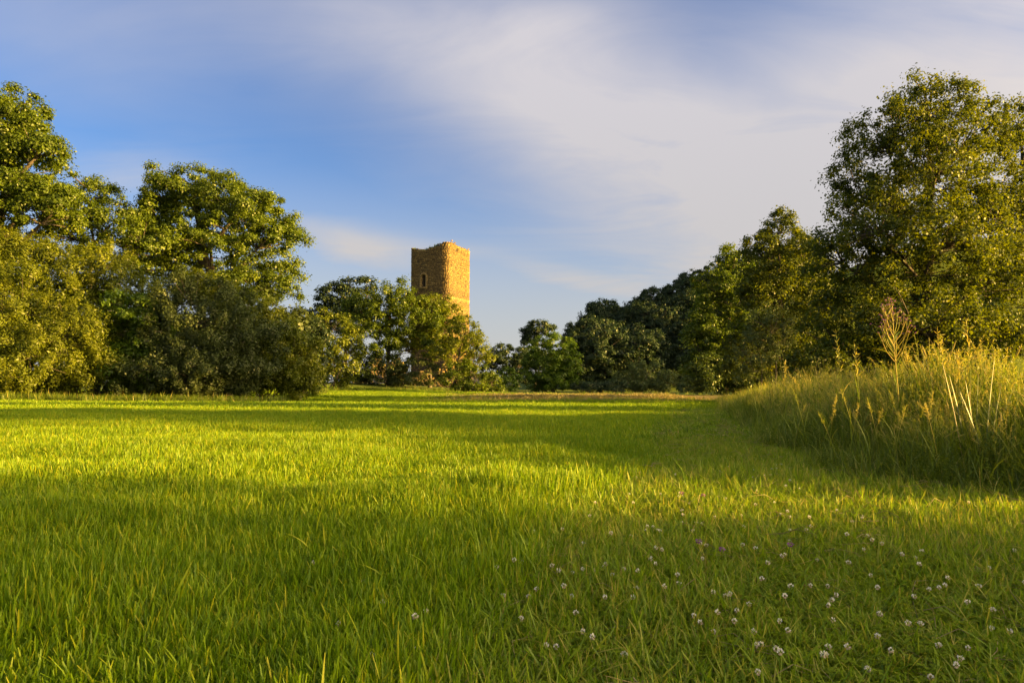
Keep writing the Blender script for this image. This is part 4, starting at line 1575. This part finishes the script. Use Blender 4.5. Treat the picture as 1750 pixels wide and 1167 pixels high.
seed_stalk(1440, 562, 6.2, -12, 'thin single stalk rising highest left of the thistle', 40, 0.35)
seed_stalk(1470, 588, 6.0, -10, 'slim stalk with sparse seed head next to the highest left stalk', 40, 0.3)
seed_stalk(1617, 570, 5.6, -10, 'stalk with dense drooping seed head just right of the thistle', 80, 0.28)
seed_stalk(1660, 550, 5.4, -8, 'tallest thin stalk with narrow head above the reed leaves', 50, 0.3)
seed_stalk(1640, 600, 6.0, -4, 'stalk with pale fluffy seed head between two taller stalks', 120, 0.3)
seed_stalk(1728, 612, 5.6, 4, 'seeding stalk near the right picture edge', 70, 0.35)
seed_stalk(1700, 606, 6.4, 6, 'seeding stalk with upright head just right of the reeds', 60, 0.3)
seed_stalk(1335, 618, 8.0, 8, 'low seeding stalk at the left shoulder of the bank', 60, 0.3)

GOLD = ('arching golden seed stalk on the sunny front of the grass bank', 'golden stalks on the front of the bank')
for (px, pyt, Dq, lean) in [(1352, 690, 6.4, 26), (1378, 668, 6.0, -22), (1395, 700, 5.5, 34), (1412, 676, 5.8, 18), (1428, 705, 5.2, -30), (1446, 690, 5.3, 22),
                            (1462, 664, 5.6, -26), (1480, 700, 5.0, 28), (1500, 682, 5.2, -18), (1330, 660, 7.0, 24), (1306, 668, 7.6, -16), (1520, 690, 4.9, 30),
                            (1545, 670, 5.0, -24), (1575, 668, 4.9, 20), (1290, 656, 8.6, 14), (1600, 690, 4.6, -20)]:
    seed_stalk(px, pyt, Dq, lean, GOLD[0], 60, 0.2, 0.3, 0.0026, 0.55)
for o in [o for o in scene.objects if o.get('label') == GOLD[0]]:
    o['group'] = GOLD[1]

# thistle with branching top and small purple heads
th_D = 6.0
bx = (1528 - 875) / F * th_D
thb = np.array([bx, th_D, float(gh(bx, th_D))])
th = empty('thistle', tuple(thb))
tag(th, 'tall branching thistle with small purple flower heads on the grass bank', 'plant')
b = Build()
topz = np.array(at(1530, 545, th_D)) - thb
path = np.array([topz * t + np.array([0.02 * math.sin(t * 5), 0, 0]) for t in np.linspace(0, 1, 9)])
b.tube(path, np.linspace(0.007, 0.003, 9), 6, a=np.repeat(np.linspace(0.6, 0.95, 9), 6))
b.obj('stem', M['tall'], th)
heads = Build()
hp = flower = []
tips = []
for k in range(22):
    f = r.uniform(0.66, 0.98)
    p0 = np.array([np.interp(f, np.linspace(0, 1, 9), path[:, q]) for q in range(3)])
    a = r.uniform(0, 6.28)
    L = r.uniform(0.12, 0.26) * (1.25 - 0.6 * (f - 0.6))
    d = np.array([math.cos(a) * 0.55, math.sin(a) * 0.55, 0.85])
    pts = [p0, p0 + d * L * 0.45 + (0, 0, -0.015), p0 + d * L * np.array([0.85, 0.85, 1.05])]
    b = Build()
    b.tube(pts, [0.004, 0.003, 0.002], 4, a=0.95)
    e = pts[-1]
    ends = [e]
    for s in range(2):
        q1 = e * 0.5 + np.array(pts[1]) * 0.5
        e2 = q1 + np.array([r.normal(0, 0.05), r.normal(0, 0.05), r.uniform(0.06, 0.12)])
        b.tube([q1, (q1 + e2) / 2, e2], [0.0026, 0.002, 0.0015], 3, a=0.95)
        ends.append(e2)
    br = b.obj('branch', M['tall'], th)
    for e in ends:
        b = Build()
        for q in range(18):
            u = unit_rand(r, 1)[0]
            u[2] = abs(u[2]) * 1.1 - 0.3
            s_ = np.cross(u, r.normal(0, 1, 3))
            s_ = s_ / np.linalg.norm(s_) * 0.003
            Lh = r.uniform(0.010, 0.018)
            b.add([e, e + u * Lh * 0.6 + s_, e + u * Lh, e + u * Lh * 0.6 - s_], [[0, 1, 2, 3]], a=r.uniform(0.3, 1.0), m=0 if u[2] > 0.1 else 1)
        b.obj('flower_head', [M['petal_pink'], M['tall']], br)
for k in range(14):
    f = 0.18 + 0.05 * k
    p0 = np.array([np.interp(f, np.linspace(0, 1, 9), path[:, q]) for q in range(3)])
    b = Build()
    blades(b, r, 1, 0.001, 0.14, 0.26, 0.012, 0.02, 0.8, 0.9, tip=0.1, seg=5, tmin=0.4, tmax=0.7)
    o = b.obj('leaf', M['tall'], th)
    o.location = tuple(p0)

# reed clump: broad dark sword leaves with two dry stems
rd_D = 4.9
bx = (1668 - 875) / F * rd_D
rdb = np.array([bx, rd_D, float(gh(bx, rd_D))])
rd = empty('reed_clump', tuple(rdb))
tag(rd, 'clump of broad dark sword-shaped reed leaves in the tall grass', 'plant')
for (pxt, pyt, pxb, wd_, tn, mt) in [(1622, 640, 1655, 0.020, 0.35, 'reed'), (1640, 668, 1668, 0.022, 0.25, 'reed'), (1650, 650, 1664, 0.016, 0.5, 'reed'), (1700, 610, 1676, 0.017, 0.55, 'reed'),
                                     (1738, 650, 1690, 0.018, 0.5, 'reed'), (1672, 640, 1670, 0.014, 0.6, 'reed'), (1712, 655, 1684, 0.016, 0.45, 'reed'), (1610, 618, 1636, 0.012, 0.95, 'dry'),
                                     (1658, 640, 1660, 0.009, 0.9, 'dry')]:
    tp = np.array(at(pxt, pyt, rd_D)) - rdb
    b0 = np.array([(pxb - 875) / F * rd_D - rdb[0], r.uniform(-0.06, 0.06), -0.02])
    t = np.linspace(0, 1, 8)
    pos = b0 + (tp - b0) * np.stack([t ** 1.4, t ** 1.4, t], -1)
    wv = wd_ * np.interp(t, [0, 0.3, 0.75, 1], [0.8, 1, 0.6, 0.05])
    sd_ = np.array([0.85, 0.5, 0])
    fold = np.array([0.15, -0.3, 0])
    V = np.concatenate([pos - sd_ * wv[:, None] / 2, pos + fold * wv[:, None], pos + sd_ * wv[:, None] / 2])
    Q = [[k, k + 8, k + 9, k + 1] for k in range(7)] + [[k + 8, k + 16, k + 17, k + 9] for k in range(7)]
    b = Build()
    b.add(V, Q, a=tn)
    b.obj('leaf', M[mt], rd, smooth=True)

scene.cycles.use_denoising = True
scene.cycles.max_bounces = 8
scene.cycles.diffuse_bounces = 5
scene.cycles.glossy_bounces = 2
scene.cycles.transmission_bounces = 4
scene.cycles.caustics_reflective = False
scene.cycles.caustics_refractive = False
